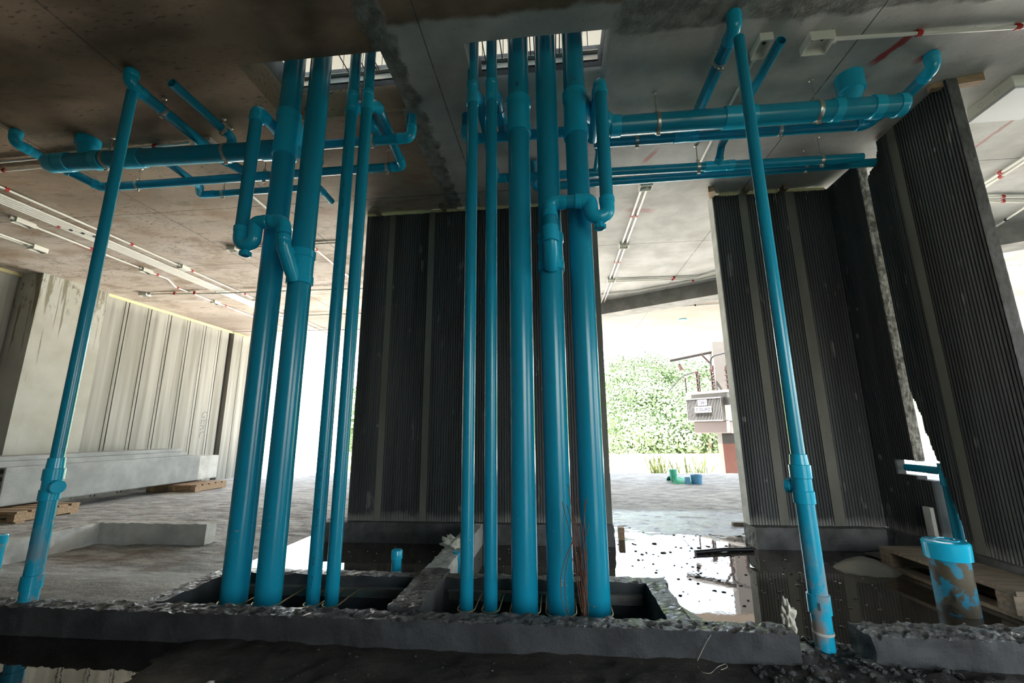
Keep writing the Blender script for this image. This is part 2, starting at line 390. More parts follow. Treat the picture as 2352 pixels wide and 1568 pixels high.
def rough_box(m,x0,x1,y0,y1,z0,z1,res=.02,amp=.006,mi=0,wob=.004,seed=0):
    nx=max(2,int((x1-x0)/res)); ny=max(2,int((y1-y0)/res)); nzn=max(2,int((z1-z0)/res))
    def q(x,y,z):
        p=Vector((x,y,z)); e=Vector((seed,0,0))
        onx=min(abs(x-x0),abs(x-x1))<1e-6; ony=min(abs(y-y0),abs(y-y1))<1e-6
        dz=amp*(noise.noise(p*28+e)+.8*noise.noise(p*62+e)) if z>z1-1e-6 else 0
        dx=wob*noise.noise(p*20+e*2)*(1 if onx else 0); dy=wob*noise.noise(p*22+e*3)*(1 if ony else 0)
        if z>z1-1e-6 and (onx or ony): dz-=amp*.8*abs(noise.noise(p*17))
        return Vector((x+dx,y+dy,z+dz))
    def grid(f,a,b):
        vs=[f(i/a,j/b) for j in range(b+1) for i in range(a+1)]
        fs=[(j*(a+1)+i,j*(a+1)+i+1,(j+1)*(a+1)+i+1,(j+1)*(a+1)+i) for j in range(b) for i in range(a)]
        m.add(vs,fs,False,mi)
    X=lambda s:x0+(x1-x0)*s; Y=lambda s:y0+(y1-y0)*s; Z=lambda s:z0+(z1-z0)*s
    grid(lambda s,t:q(X(s),Y(t),z1),nx,ny)
    grid(lambda s,t:q(X(s),y0,Z(t)),nx,nzn); grid(lambda s,t:q(X(1-s),y1,Z(t)),nx,nzn)
    grid(lambda s,t:q(x0,Y(1-s),Z(t)),ny,nzn); grid(lambda s,t:q(x1,Y(s),Z(t)),ny,nzn)
    return m

# ================================================================ SETTING
H=2.66; FZ=-.155
SH=[(-1.66,-.68),(-.55,.39)]          # shafts in the floor, X ranges
SY0,SY1=1.80,2.20
HO=[(-1.68,-.87),(-.42,.34)]          # openings in the ceiling
HY0,HY1=1.82,2.25
# ceiling slab with two openings
def slab_with_holes(m,x0,x1,y0,y1,z0,z1,holes,hy0,hy1):
    m.box((x0,y0,z0),(x1,hy0,z1)); m.box((x0,hy1,z0),(x1,y1,z1))
    xs=[x0]+[v for h in holes for v in h]+[x1]
    for i in range(0,len(xs),2): m.box((xs[i],hy0,z0),(xs[i+1],hy1,z1))
m=MB(); slab_with_holes(m,-8,11,-4,10.0,H,H+.2,HO,HY0,HY1)
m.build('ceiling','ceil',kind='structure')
# kerb round the openings on the storey above
m=MB()
for a,b in HO:
    m.box((a-.08,HY1,H+.2),(b+.08,HY1+.08,3.02)); m.box((a-.08,HY0-.08,H+.2),(b+.08,HY0,3.02))
    m.box((a-.08,HY0,H+.2),(a,HY1,3.02)); m.box((b,HY0,H+.2),(b+.08,HY1,3.02))
m.build('trim_1','kerb',kind='structure')
m=MB(); m.box((-8,-4,5.7),(11,10,5.9)); m.build('ceiling_upper','kerb_light',kind='structure')
m=MB()
for i in range(24): m.box((-3.2+i*.2+.004,3.4,2.88),(-3.2+(i+1)*.2-.004,3.5,5.66))
m.build('wall_upper','leftwall',kind='structure')
# joggled drop beam
a=at(1388,692,Z=H); b=at(1650,642,Z=H); d=(Vector((b.x,b.y,0))-Vector((a.x,a.y,0))).normalized(); n=Vector((-d.y,d.x,0))
m=MB(); p0=Vector((a.x,a.y,0))-d*2.2; p1=Vector((b.x,b.y,0))+d*4.5
vs=[]
for q in (p0,p1):
    for o_,z in ((0,H-.2),(.3,H-.2),(.3,H+.02),(0,H+.02)): vs.append(q+n*o_+Vector((0,0,z)))
m.add(vs,[(0,1,2,3),(7,6,5,4),(0,4,5,1),(1,5,6,2),(2,6,7,3),(3,7,4,0)]); MT['beam']=conc('beam_concrete',(.16,.16,.15),(.25,.25,.24),.8,.3)
m.build('trim_2','beam',kind='structure')

# floor: height field with shafts left out
def fh(x,y):
    base=FZ
    wetw=max(0,min(1,(x+2.0)/.35))*max(0,min(1,(4.8-y)/1.4))
    n=noise.noise(Vector((x*2.1,y*2.1,0)))*.010+noise.noise(Vector((x*7,y*7,3)))*.006+noise.noise(Vector((x*21,y*21,5)))*.0022
    z=base+n*(1 if y<6 else .5)+.012*max(0,min(1,(y-3.3)/1.0))
    if 3.0<y<5.5: z+=.006*noise.noise(Vector((x*9,y*16,7)))+.004*noise.noise(Vector((x*22,y*40,7)))
    z-=.014*wetw*max(0,min(1,(4.1-y)/.8))
    z-=.016*wetw*max(0,min(1,(3.1-y)/.5))
    if x<-1.0:
        t=max(0,min(1,(2.75-y)/.8)); t=t*t*(3-2*t); t2=max(0,min(1,(-1.62-x)/.3)); t2=t2 if y>2.27 else (1 if x<-1.66 else 0)
        z=z*(1-t*t2)+(-.012+n*.7)*t*t2
    return z
def floor_patch(m,x0,x1,y0,y1,res):
    nx=max(1,round((x1-x0)/res)); ny=max(1,round((y1-y0)/res))
    vs=[(x0+(x1-x0)*i/nx,y0+(y1-y0)*j/ny,fh(x0+(x1-x0)*i/nx,y0+(y1-y0)*j/ny)) for j in range(ny+1) for i in range(nx+1)]
    m.add(vs,[(j*(nx+1)+i,j*(nx+1)+i+1,(j+1)*(nx+1)+i+1,(j+1)*(nx+1)+i) for j in range(ny) for i in range(nx)],True)
m=MB()
floor_patch(m,-4.0,-1.70,1.72,2.24,.02); floor_patch(m,.42,2.6,1.76,2.24,.02)
floor_patch(m,-4.0,2.6,2.24,5.6,.02)
floor_patch(m,-8,-4.0,1.72,5.6,.08); floor_patch(m,2.6,10,1.72,5.6,.08); floor_patch(m,-8,10,5.6,9.0,.08)
m.box((-8,8.98,-.5),(10,9.0,FZ)); m.box((-8,2.45,-.5),(10,8.98,-.2)); m.box((-8,1.86,-.5),(-1.9,2.45,-.2)); m.box((.6,1.90,-.5),(10,2.45,-.2)); m.build('floor','floor',kind='structure')
# lower front strip of floor where the camera stands
def fh2(x,y):
    n=noise.noise(Vector((x*5,y*5,9)))*.012+noise.noise(Vector((x*19,y*19,2)))*.008+noise.noise(Vector((x*45,y*45,2)))*.004
    w=max(0,min(1,(-1.38-x)/.35)); g=max(0,min(1,(x-.72)/.15))*max(0,min(1,(y-1.45)/.2))
    return -.093-.05*w+n*(1-.6*w)*(1+g)+g*.004
m=MB(); nx=220; ny=70; X0,X1,Y0,Y1=-2.9,2.9,.1,1.86
vs=[(X0+(X1-X0)*i/nx,Y0+(Y1-Y0)*j/ny,fh2(X0+(X1-X0)*i/nx,Y0+(Y1-Y0)*j/ny)) for j in range(ny+1) for i in range(nx+1)]
m.add(vs,[(j*(nx+1)+i,j*(nx+1)+i+1,(j+1)*(nx+1)+i+1,(j+1)*(nx+1)+i) for j in range(ny) for i in range(nx)],True)
m.box((-8,-4,-.3),(11,.1,-.125)); m.box((-8,.1,-.3),(-2.9,1.7,-.125)); m.box((2.9,.1,-.3),(11,1.72,-.125))
m.build('floor_front','mud',kind='structure')
m=MB().add([(-6,-.8,-.105),(2.8,-.8,-.105),(2.8,1.73,-.105),(-6,1.73,-.105)],[(0,1,2,3)])
tag(m.build('puddle','water2'),'still dark puddle below the front kerb at the bottom left','puddle')
m=MB()
for (x0,x1,y0,y1) in ((-2.05,2.28,2.26,5.4),(.46,2.28,1.83,2.26),(.36,.7,5.4,5.41)):
    m.add([(x0,y0,-.151),(x1,y0,-.151),(x1,y1,-.151),(x0,y1,-.151)],[(0,1,2,3)])
tag(m.build('puddle','water'),'wide brown puddle flooding the floor behind the pipe shafts','puddle')

# rough wet kerbs around the shafts
m=MB()
rough_box(m,-3.9,.80,1.71,1.80,-.2,0,.012,.009,seed=1)
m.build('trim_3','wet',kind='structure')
m=MB(); rough_box(m,-1.75,-.66,2.20,2.275,-.25,-.004,.018,.006,seed=2); rough_box(m,-.57,.49,2.20,2.275,-.25,-.004,.018,.006,seed=3)
rough_box(m,-1.75,-1.66,1.80,2.2,-.25,-.002,.018,.006,seed=4); rough_box(m,.39,.475,1.80,2.2,-.25,-.002,.018,.006,seed=5)
# flared corner at the right shaft
m.add([(.475,1.79,-.003),(.53,1.79,-.003),(.475,1.93,-.003),(.475,1.79,-.16),(.53,1.79,-.16),(.475,1.93,-.16)],[(0,1,2),(1,4,5,2)])
rough_box(m,-.68,-.55,1.80,2.29,-.25,.012,.016,.009,seed=6)
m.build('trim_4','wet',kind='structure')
# shaft lining below the kerbs
m=MB()
for a,b in SH:
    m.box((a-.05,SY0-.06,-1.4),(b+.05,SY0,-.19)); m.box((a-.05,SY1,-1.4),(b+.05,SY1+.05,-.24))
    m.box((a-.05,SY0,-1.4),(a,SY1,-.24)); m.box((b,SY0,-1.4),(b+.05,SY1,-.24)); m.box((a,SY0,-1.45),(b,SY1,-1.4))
m.build('trim_5','dark',kind='structure')
# low wall segment running back from the divider
m=MB(); rough_box(m,-.69,-.575,2.33,2.70,FZ-.02,.0,.018,.008,seed=7); rough_box(m,-.685,-.575,2.705,3.43,FZ-.02,-.005,.018,.006,seed=8)
m.build('trim_6','kerb_light',kind='structure')
# broken kerb to the right of the gap
m=MB(); rough_box(m,1.03,2.9,1.71,1.83,-.2,.0,.013,.010,wob=.008,seed=9)
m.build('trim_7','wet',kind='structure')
# kerbs under the walls
m=MB(); rough_box(m,-1.88,.405,3.42,3.62,FZ-.02,-.005,.03,.006,wob=.01,seed=10); m.build('trim_8','kerb',kind='structure')
m=MB(); rough_box(m,1.40,2.45,3.42,3.62,FZ-.02,-.005,.03,.006,wob=.01,seed=11)
rough_box(m,2.27,2.40,2.99,3.42,FZ-.02,.0,.03,.006,wob=.01,seed=12); rough_box(m,2.27,2.40,2.30,2.86,FZ-.02,.0,.03,.006,wob=.01,seed=13)
m.build('trim_9','kerb',kind='structure')
# L shaped kerb on the left floor
c=at(230,1200,Z=0); r_=at(473,1204,Z=0); l_=at(20,1262,Z=-.01)
m=MB(); rough_box(m,c.x-.1,r_.x,c.y,c.y+.1,FZ-.02,0,.03,.006,seed=14)
rough_box(m,c.x-.12,c.x,2.35,c.y+.1,FZ-.02,0,.03,.008,wob=.012,seed=15)
m.build('trim_10','kerb_light',kind='structure')

# ribbed hollow-core wall panels
RIB=.0205
def ribs_x(m,x0,x1,yf,yb,z0,z1,bands):
    """wall along X, ribbed face at y=yf facing -Y; bands = list of (xa,xb)"""
    prof=[]; x=x0; mi=[]
    while x<x1-1e-4:
        bd=[b for b in bands if b[0]-1e-4<=x<b[1]-1e-4]
        if bd: nx=min(bd[0][1],x1); prof+= [(x,yf-.002),(nx,yf-.002)]; mi+=[1,0]; x=nx; continue
        nb=min([b[0] for b in bands if b[0]>x]+[x1]); e=min(x+RIB,nb); w=e-x
        prof+=[(x,yf+.008),(x+w*.2,yf),(x+w*.72,yf),(x+w*.92,yf+.008)]; mi+=[0,0,0,0]; x=e
    prof.append((x1,yf)); 
    for i in range(len(prof)-1):
        (a,ya),(b,yb_)=prof[i],prof[i+1]
        m.add([(a,ya,z0),(b,yb_,z0),(b,yb_,z1),(a,ya,z1)],[(0,1,2,3)],False,mi[i] if i<len(mi) else 0)
    m.box((x0,yf+.0085,z0),(x1,yb,z1))
def ribs_y(m,y0,y1,xf,xb,z0,z1,bands):
    prof=[]; y=y0; mi=[]
    while y<y1-1e-4:
        bd=[b for b in bands if b[0]-1e-4<=y<b[1]-1e-4]
        if bd: ny=min(bd[0][1],y1); prof+=[(y,xf-.002),(ny,xf-.002)]; mi+=[1,0]; y=ny; continue
        nb=min([b[0] for b in bands if b[0]>y]+[y1]); e=min(y+RIB,nb); w=e-y
        prof+=[(y,xf+.008),(y+w*.2,xf),(y+w*.72,xf),(y+w*.92,xf+.008)]; mi+=[0]*4; y=e
    prof.append((y1,xf))
    for i in range(len(prof)-1):
        (a,xa),(b,xb_)=prof[i],prof[i+1]
        m.add([(xb_,b,z0),(xa,a,z0),(xa,a,z1),(xb_,b,z1)],[(0,1,2,3)],False,mi[i] if i<len(mi) else 0)
    m.box((xf+.0085,y0,z0),(xb,y1,z1))
WT=2.635
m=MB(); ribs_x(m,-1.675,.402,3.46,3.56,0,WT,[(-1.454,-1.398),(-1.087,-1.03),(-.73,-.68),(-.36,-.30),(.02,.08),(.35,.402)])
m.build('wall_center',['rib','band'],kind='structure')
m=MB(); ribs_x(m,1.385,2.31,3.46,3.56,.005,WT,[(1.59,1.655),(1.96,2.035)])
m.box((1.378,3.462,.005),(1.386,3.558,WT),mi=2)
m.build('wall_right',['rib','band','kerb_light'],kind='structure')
m=MB(); BY=[(2.735,2.80)]
def lerp_tab(t,y):
    for (a,za),(b,zb) in zip(t,t[1:]):
        if a<=y<=b: return za+(zb-za)*(y-a)/(b-a)
    return t[0][1] if y<t[0][0] else t[-1][1]
for (y0,y1,z0,z1) in ((2.35,2.84,0,WT+.02),(3.0,3.11,0,.36),(3.11,3.27,0,.38),(3.11,3.27,.475,WT),(3.27,3.46,0,WT)): ribs_y(m,y0,y1,2.3,2.36,z0,z1,BY)
lo=[(2.84,.0),(2.855,.12),(2.87,.22),(2.885,.26),(2.90,.36),(2.915,.47),(2.94,.50),(2.955,.60),(2.975,.66),(2.985,.76),(3.0,.82),(3.03,.92)]
hi=[(2.84,WT+.02),(2.895,WT+.02),(2.90,2.60),(2.915,2.54),(2.94,2.50),(2.99,2.49),(3.03,2.45)]
y=2.84
while y<3.029:
    y1=y+.00475; ym=(y+y1)/2; m.box((2.3+.003*math.sin(y*300),y,lerp_tab(lo,ym)+.006*noise.noise(Vector((y*90,1,0)))),(2.36,y1,lerp_tab(hi,ym)+.004*noise.noise(Vector((y*90,5,0))))); y=y1
m.build('wall_side',['rib','band'],kind='structure')
# broken cut faces (slit edge and outer end)
m=MB()
def cutface(y,x0,x1,z0,z1,amp,seed,s=1):
    nx=9; nz=int((z1-z0)/.018); vs=[];fs=[]
    for j in range(nz+1):
        for i in range(nx+1):
            x=x0+(x1-x0)*i/nx; z=z0+(z1-z0)*j/nz; p=Vector((x*30,z*30,seed))
            ed=1 if 0<i<nx else .35
            vs.append((x,y-s*(.004+amp*(.5+noise.noise(p)+.6*noise.noise(p*2.3))*ed),z))
    for j in range(nz):
        for i in range(nx): fs.append((j*(nx+1)+i,j*(nx+1)+i+1,(j+1)*(nx+1)+i+1,(j+1)*(nx+1)+i))
    m.add(vs,fs)
cutface(3.11,2.30,2.365,.47,2.60,.010,3)
m.build('trim_11','rubble',kind='structure')
m=MB(); cutface(2.35,2.30,2.362,.0,WT+.02,.004,8); m.build('trim_12','kerb',kind='structure')
# left wall
m=MB(); PY=[5.21,5.51,5.87,6.23,6.6,6.95,7.3,7.53]
for i in range(len(PY)-1):
    m.box((-6.4,PY[i]+(.034 if i else 0),-.2),(-6.3,PY[i+1]-(.0 if i==len(PY)-2 else .034),2.62))
    if i: m.box((-6.4,PY[i]-.020,-.2),(-6.303,PY[i]+.020,2.62))
m.build('wall_left','lpanel',kind='structure')
m=MB(); m.box((-6.5,5.2,-.2),(-6.34,7.9,2.63)); m.build('trim_15','dark',kind='structure')
m=MB(); m.box((-6.42,7.62,-.2),(-6.26,7.85,2.62)); m.box((-6.42,7.862,-.2),(-6.26,8.08,2.62)); m.build('wall_left_far','lpanel',kind='structure')
m=MB(); m.box((-6.8,4.41,-.2),(-6.28,5.21,2.66)); m.build('trim_13','column',kind='structure')
m=MB(); 
for i in range(14): m.box((-6.75,4.4-(i+1)*.36+.006,-.2),(-6.6,4.4-i*.36-.006,2.62))
m.box((-6.85,-1.6,-.2),(-6.64,4.4,2.62)); m.build('wall_left_near','lpanel',kind='structure')
m=MB(); m.box((-6.8,-1.7,-.2),(.9,-1.5,2.66)); m.box((.9,-1.7,2.1),(3.2,-1.5,2.66)); m.build('wall_back_unseen','kerb',kind='structure')  # unseen wall behind the camera, its opening sized to light the risers
m=MB(); m.box((3.2,-1.7,-.2),(3.35,-.2,2.66)); m.box((3.2,-.2,1.9),(3.35,1.45,2.66)); m.build('wall_light_block','kerb',kind='structure')  # unseen wall added to block light from the right, low opening left
m=MB(); m.box((-6.5,5.21,2.62),(-6.29,8.08,2.66)); m.box((-6.75,.0,2.62),(-6.58,4.41,2.66)); m.build('trim_14','foam',kind='structure')

# ================================================================ FOAM + WEDGES
def foam(x0,x1,y,z,label,gaps=()):
    m=MB(); k=int((x1-x0)/.016); pts=[];rr=[]
    for i in range(k+1):
        x=x0+(x1-x0)*i/k; n_=noise.noise(Vector((x*9,y,z))); n2=noise.noise(Vector((x*30,y,z+4)))
        pts.append((x,y-.006+.006*n2,z+.008*n_)); g=any(a<x<b for a,b in gaps); rr.append(.003 if g else .021+.011*n_+.006*n2)
    m.tube(pts,.02,n=10,rr=rr); return tag(m.build('expanding_foam','foam'),label,'foam')
foam(-1.67,.40,3.475,2.648,'lumpy yellow foam bead along the top of the central ribbed wall',((-1.57,-1.53),(-.33,-.29)))
foam(1.44,2.28,3.475,2.645,'yellow foam bead along the top of the back wall at right',((1.60,1.65),(1.92,1.96)))
def wedge(p,L,w,h,rz,tilt,label,mat='wood'):
    p=Vector(p); mt=Matrix.Translation(p)@Matrix.Rotation(rz,4,'Z')@Matrix.Rotation(tilt,4,'X')
    m=MB(); vs=[mt@Vector(v) for v in ((-w/2,0,-h/2),(w/2,0,-h/2),(w/2*.8,L,-h*.12),(-w/2*.8,L,-h*.12),(-w/2,0,h/2),(w/2,0,h/2),(w/2*.8,L,h/2),(-w/2*.8,L,h/2))]
    m.add(vs,[(3,2,1,0),(4,5,6,7),(0,1,5,4),(1,2,6,5),(2,3,7,6),(3,0,4,7)])
    return tag(m.build('wood_wedge',mat),label,'wedge')
wedge((1.33,3.33,2.625),.17,.045,.05,-.35,.0,'splintered wooden wedge at the outer top corner of the back wall')
wedge((1.63,3.36,2.635),.14,.04,.045,-.1,0,'wooden wedge above the first mortar band of the back wall','wood2')
wedge((1.94,3.38,2.635),.12,.04,.045,-.1,0,'wooden wedge above the second mortar band of the back wall','wood2')
wedge((-1.55,3.34,2.632),.15,.035,.045,.1,0,'wooden wedge over the left end of the central wall','wood2')
wedge((-.95,3.34,2.632),.15,.03,.045,-.1,0,'wooden wedge over the middle of the central wall','wood2')
p=at(2255,182,Z=2.63)
wedge((p.x,p.y,2.632),.24,.045,.05,1.35,0,'long wooden wedge jammed over the side wall beside the blue elbow')

# ================================================================ RISERS
RIS={'A':(-1.478,.057),'B':(-1.313,.057),'C':(-1.101,.03),'D':(-1.013,.03),'E':(-.405,.03),'F':(-.300,.03),'G':(-.152,.057),'H':(0.0,.057),'I':(.15,.057)}
LB={'A':'thick blue riser furthest left in the left shaft, with a tee near the ceiling',
'B':'thick blue riser second from left, with the left trap joining it halfway up',
'C':'thin blue riser with printed line, left one of the thin pair in the left shaft',
'D':'thin blue riser at the right end of the left shaft, branch slanting back',
'E':'thin blue riser at the left end of the right shaft',
'F':'thin blue riser second from left in the right shaft',
'G':'thick blue riser with a handwritten black mark, leftmost of the three thick ones at right',
'H':'thick blue riser in the middle of the thick three, receiving the right trap',
'I':'thick blue riser at the right end of the right shaft, big elbow near the ceiling'}
def zat(py,px,Y): return at(px,py,Y=Y).z
T={}
for k,(x,r) in RIS.items():
    t=thing('drain_riser',LB[k],'pipe',(x,2.0,-1.2),'vertical drain risers'); T[k]=t
    # pipe
    MB().tube([(x,2,-1.2),(x,2,.3),(x,2,1.3),(x,2,2.2),(x,2,4.2)],r,n=40,caps=True).build('pipe','pipe',t)
    def ubolt(zc,mat,drop=0):
        m=MB(); R_=r+.007; pts=[]
        for i in range(17):
            a=PI+PI*i/16; pts.append((x+R_*math.cos(a),2+R_*math.sin(a),zc))
        pts=[(x-R_,2.2-.005,zc)]+pts+[(x+R_,2.2-.005,zc)]
        m.tube(pts,.0032,n=8); return m.build('u_bolt',mat,t)
    ubolt(-.062,'brass'); 
    if k!='A': ubolt(2.93,'blackp')
# couplings and tees: vertical fitting body on a riser
def vfit(k,za,zb,s1,s2,branch=None):
    x,r=RIS[k]; m=MB()
    z0,z1=min(za,zb),max(za,zb)
    m.lathe((x,2,z0),(0,0,1),[(0,r*1.02),(.002,r*1.15),(s2-.004,r*1.15),(s2,r*1.07),(z1-z0-s1,r*1.07),(z1-z0-s1+.004,r*1.15),(z1-z0-.003,r*1.15),(z1-z0,r*1.02)],n=40)
    if branch:
        for pts,rb in branch: 
            m.tube(fillet(pts,rb*1.5),rb*1.08,n=28)
            m.ball(Vector(pts[1])*.35+Vector(pts[2])*.65,rb*1.22,n=14) if rb>.05 else None
            q=Vector(pts[-1]); d=(q-Vector(pts[-2])).normalized(); socket(m,q-d*rb*1.1,d,rb*1.1,rb)
    return m.build('tee_fitting' if branch else 'coupling','fit',T[k])
yA=1.95
L4Y,L4Z=2.27,2.485
vfit('A',zat(243,655,1.94),zat(345,640,1.94),.045,.04,[([(-1.478,2.0,2.47),(-1.53,2.12,2.48),(-1.60,L4Y,2.485),(-1.68,L4Y,2.485)],.057)])
vfit('B',zat(565,690,1.94),zat(645,682,1.94),.045,.05)
for k,p1,p2 in (('C',(205,812),(252,805)),('D',(200,848),(245,842)),('E',(182,1089),(232,1088)),('F',(177,1130),(225,1130))):
    x,r=RIS[k]; zb=2.575
    vfit(k,zat(p1[0],p1[1],1.97),zat(p2[0],p2[1],1.97),.03,.03,[([(x,2.0,2.50),(x+.01,2.06,2.55),(x+.015,2.12,zb)],.03)])
vfit('G',zat(210,1190,1.94),zat(292,1192,1.94),.05,.05)
vfit('I',zat(195,1318,1.94),zat(300,1322,1.94),.05,.05,[([(.15,2.0,2.42),(.22,2.11,2.44),(.285,2.20,2.46),(.35,2.27,2.468)],.057)])
# right trap wye on H
za,zb=zat(525,1262,1.93),zat(612,1264,1.93)
vfit('H',za,zb,.045,.05)
# handwritten marks and printed lines
def on_pipe(k,ang,z,off=.0008):
    x,r=RIS[k]; return Vector((x+math.sin(ang)*(r+off),2-math.cos(ang)*(r+off),z))
def mark(k,strokes,z0,a0,sc,name='marker_writing'):
    m=MB(); r=RIS[k][1]
    for st in strokes: m.tube([on_pipe(k,a0+u*sc/r,z0+v*sc) for u,v in st],.0009,n=5)
    m.build(name,'ink',T[k])
zm=zat(192,1190,1.94)
mark('G',[[(-.5,-1),(.2,-.8),(-.4,-.6)],[(-.4,-.2),(.5,0),(-.3,.3),(.6,.5),(0,.9),(-.3,.5)],[(-.3,.9),(.2,1.1)]],zm,-.05,.013)
zm=zat(180,1313,1.94)
mark('I',[[(-1,.6),(-1,-.2),(-.6,-.5),(-.1,.1),(.4,.6),(.8,.3),(.9,-.6)]],zm,-.05,.011)
mark('E',[[(-.6,-.6),(0,.6),(.6,-.4)]],zat(177,1090,1.97),.1,.009)
mark('F',[[(-.6,.5),(.5,.5),(.6,-.1)]],zat(176,1132,1.97),.2,.009)
def printed(k,ang,z0,z1,seed):
    rnd=random.Random(seed); m=MB(); z=z0; r=RIS[k][1]; h=.0035/r
    while z<z1:
        g=rnd.random(); L=rnd.uniform(.003,.007)
        if g<.8:
            a=ang+rnd.uniform(-.1,.1)*h
            for s in range(rnd.randint(1,3)):
                aa=a+h*(s-.8)*.7; m.add([on_pipe(k,aa,z),on_pipe(k,aa+h*.45,z),on_pipe(k,aa+h*.45,z+L),on_pipe(k,aa,z+L)],[(0,1,2,3)])
        z+=L+(.002 if rnd.random()<.85 else .03)
    m.build('printed_line','ink',T[k],kind='stuff')
printed('C',.15,-.05,.62,1); printed('C',.15,1.35,2.25,2); printed('D',-.45,-.05,.62,3); printed('D',-.45,1.3,2.3,4); printed('B',-.85,.5,1.1,5); printed('B',-.85,1.15,1.4,6)

# steel strips that carry the clamps in the shafts and above
for (a,b),z,lab in ((SH[0],-.075,'galvanised steel strip across the left floor shaft behind the risers'),(SH[1],-.075,'galvanised steel strip across the right floor shaft behind the risers'),(HO[0],2.93,'steel strip high inside the left ceiling opening'),(HO[1],2.93,'steel strip high inside the right ceiling opening')):
    y=SY1-.004 if z<0 else HY1-.004
    m=MB(); m.box((a+.02,y-.005,z-.024),(b-.02,y,z+.024)); m.box((a+.02,y-.03,z+.02),(b-.02,y-.005,z+.024))
    tag(m.build('steel_strip','steel'),lab,'bracket')

# ================================================================ TRAPS
def trap(label,legs,YY,topY,branch,r=.031,cap=None):
    t=thing('p_trap',label,'pipe',(legs[0][0],YY,legs[0][1]))
    return t
YT=1.868
def PX(px,py,Y=YT): return at(px,py,Y=Y)
# left
t=thing('trap_pipe','blue trap pipe hanging before the left risers with U bend and cleanout','pipe',PX(548,540),'drain traps'); 
top=PX(598,252); bot=PX(547,535); 
xv=top.x*.5+bot.x*.5
b0=PX(562,557); l2=PX(578,520); h0=PX(590,511); h1=PX(652,511); d1=PX(661,545); d2=Vector((RIS['B'][0],1.93,zat(590,676,1.93)))
zb=b0.z-.01
P=[(xv,2.25,top.z+.0),(xv,YT,top.z+.0),(xv,YT,zb),(xv+.075,YT,zb),(xv+.075,YT,h0.z),(h1.x,YT,h0.z),(h1.x+.012,YT,PX(660,562).z),(RIS['B'][0]-.01,1.93,zat(600,680,1.93))]
plumb(t,P,.031,R=.042,el=(1,5,6))
def ubend(t,x0,x1,z,zt,r):
    m=MB(); xm=(x0+x1)/2; R=(abs(x1-x0)/2); pts=[(x0,YT,z+.05)]
    for i in range(13):
        a=PI+PI*i/12 if x1>x0 else -PI*i/12
        pts.append((xm+R*math.cos(a),YT,z+R*math.sin(a)*1.0))
    pts.append((x1,YT,zt)); m.tube(pts,r*1.1,n=24)
    socket(m,(x0,YT,z+.03),(0,0,1),.032,r,1.18)
    o=m.build('u_bend','fit',t)
    c=MB(); c.lathe((xm,YT,z-R-r*.8),(0,0,-1),[(0,r*.55),(.012,r*.55),(.014,r*.82),(.034,r*.86),(.036,r*.6),(.03,r*.45),(.03,r*.1)],n=18)
    for i in range(10):
        a=2*PI*i/10; c.box((-.0025,r*.8,-.033),(.0025,r*.92,-.015),mat=Matrix.Translation((xm,YT,z-R-r*.8))@Matrix.Rotation(a,4,'Z'))
    c.build('cleanout_cap','fit',t)
ubend(t,xv,xv+.075,zb+.035,h0.z-.03,.031)
m=MB(); m.tube(fillet([(xv+.075,YT,h0.z-.05),(xv+.075,YT,h0.z),(xv+.14,YT,h0.z)],.04),.034); socket(m,(xv+.115,YT,h0.z),(1,0,0),.03,.031); m.build('elbow_fitting','fit',t)
m=MB(); q=Vector((RIS['B'][0],1.955,zat(640,683,1.93))); p=Vector((h1.x+.012,YT,PX(660,565).z)); m.tube([p,p+(q-p)*.5,q],.03,rr=[.036,.036,.03]); m.build('wye_branch','fit',t)
# right
t=thing('trap_pipe','blue trap pipe before the right risers, its U bend at the doorway side','pipe',PX(1395,500),'drain traps')
xv=(PX(1378,200).x+PX(1395,480).x)/2; top=PX(1378,185); zb=PX(1378,492).z-.012; hz=PX(1315,463).z; xl=PX(1357,480).x; x3=PX(1263,480).x
P=[(xv,2.30,top.z-.01),(xv,YT,top.z-.01),(xv,YT,zb),(xl,YT,zb),(xl,YT,hz),(x3,YT,hz),(x3,YT,zat(560,1262,YT)),(x3-.002,1.94,zat(612,1263,1.93))]
plumb(t,P,.031,R=.042,el=(1,5))
ubend(t,xv,xl,zb+.035,hz-.03,.031)
m=MB(); m.tube(fillet([(xl,YT,hz-.05),(xl,YT,hz),(xl-.07,YT,hz)],.04),.034); socket(m,(xl-.045,YT,hz),(-1,0,0),.03,.031); m.build('elbow_fitting','fit',t)
m=MB(); z1=zat(520,1262,YT); z2=zat(555,1262,YT); m.lathe((x3,YT,z2),(0,0,1),[(0,.034),(0,.0365),(z1-z2-.002,.0365),(z1-z2,.032)]); m.tube([(x3,YT,z2),(x3,YT+.015,z2-.05),(x3,1.945,z2-.10)],.034); m.build('wye_branch','fit',t)
# black marks on the trap
# ================================================================ CEILING PIPE RUNS
def ceil_elbow(t,x,y,d,z,r,flange=True):
    m=MB(); m.lathe((x,y,H-.035),(0,0,1),[(0,r*1.15),(.035,r*1.2)]); m.build('ceiling_collar','fit',t)
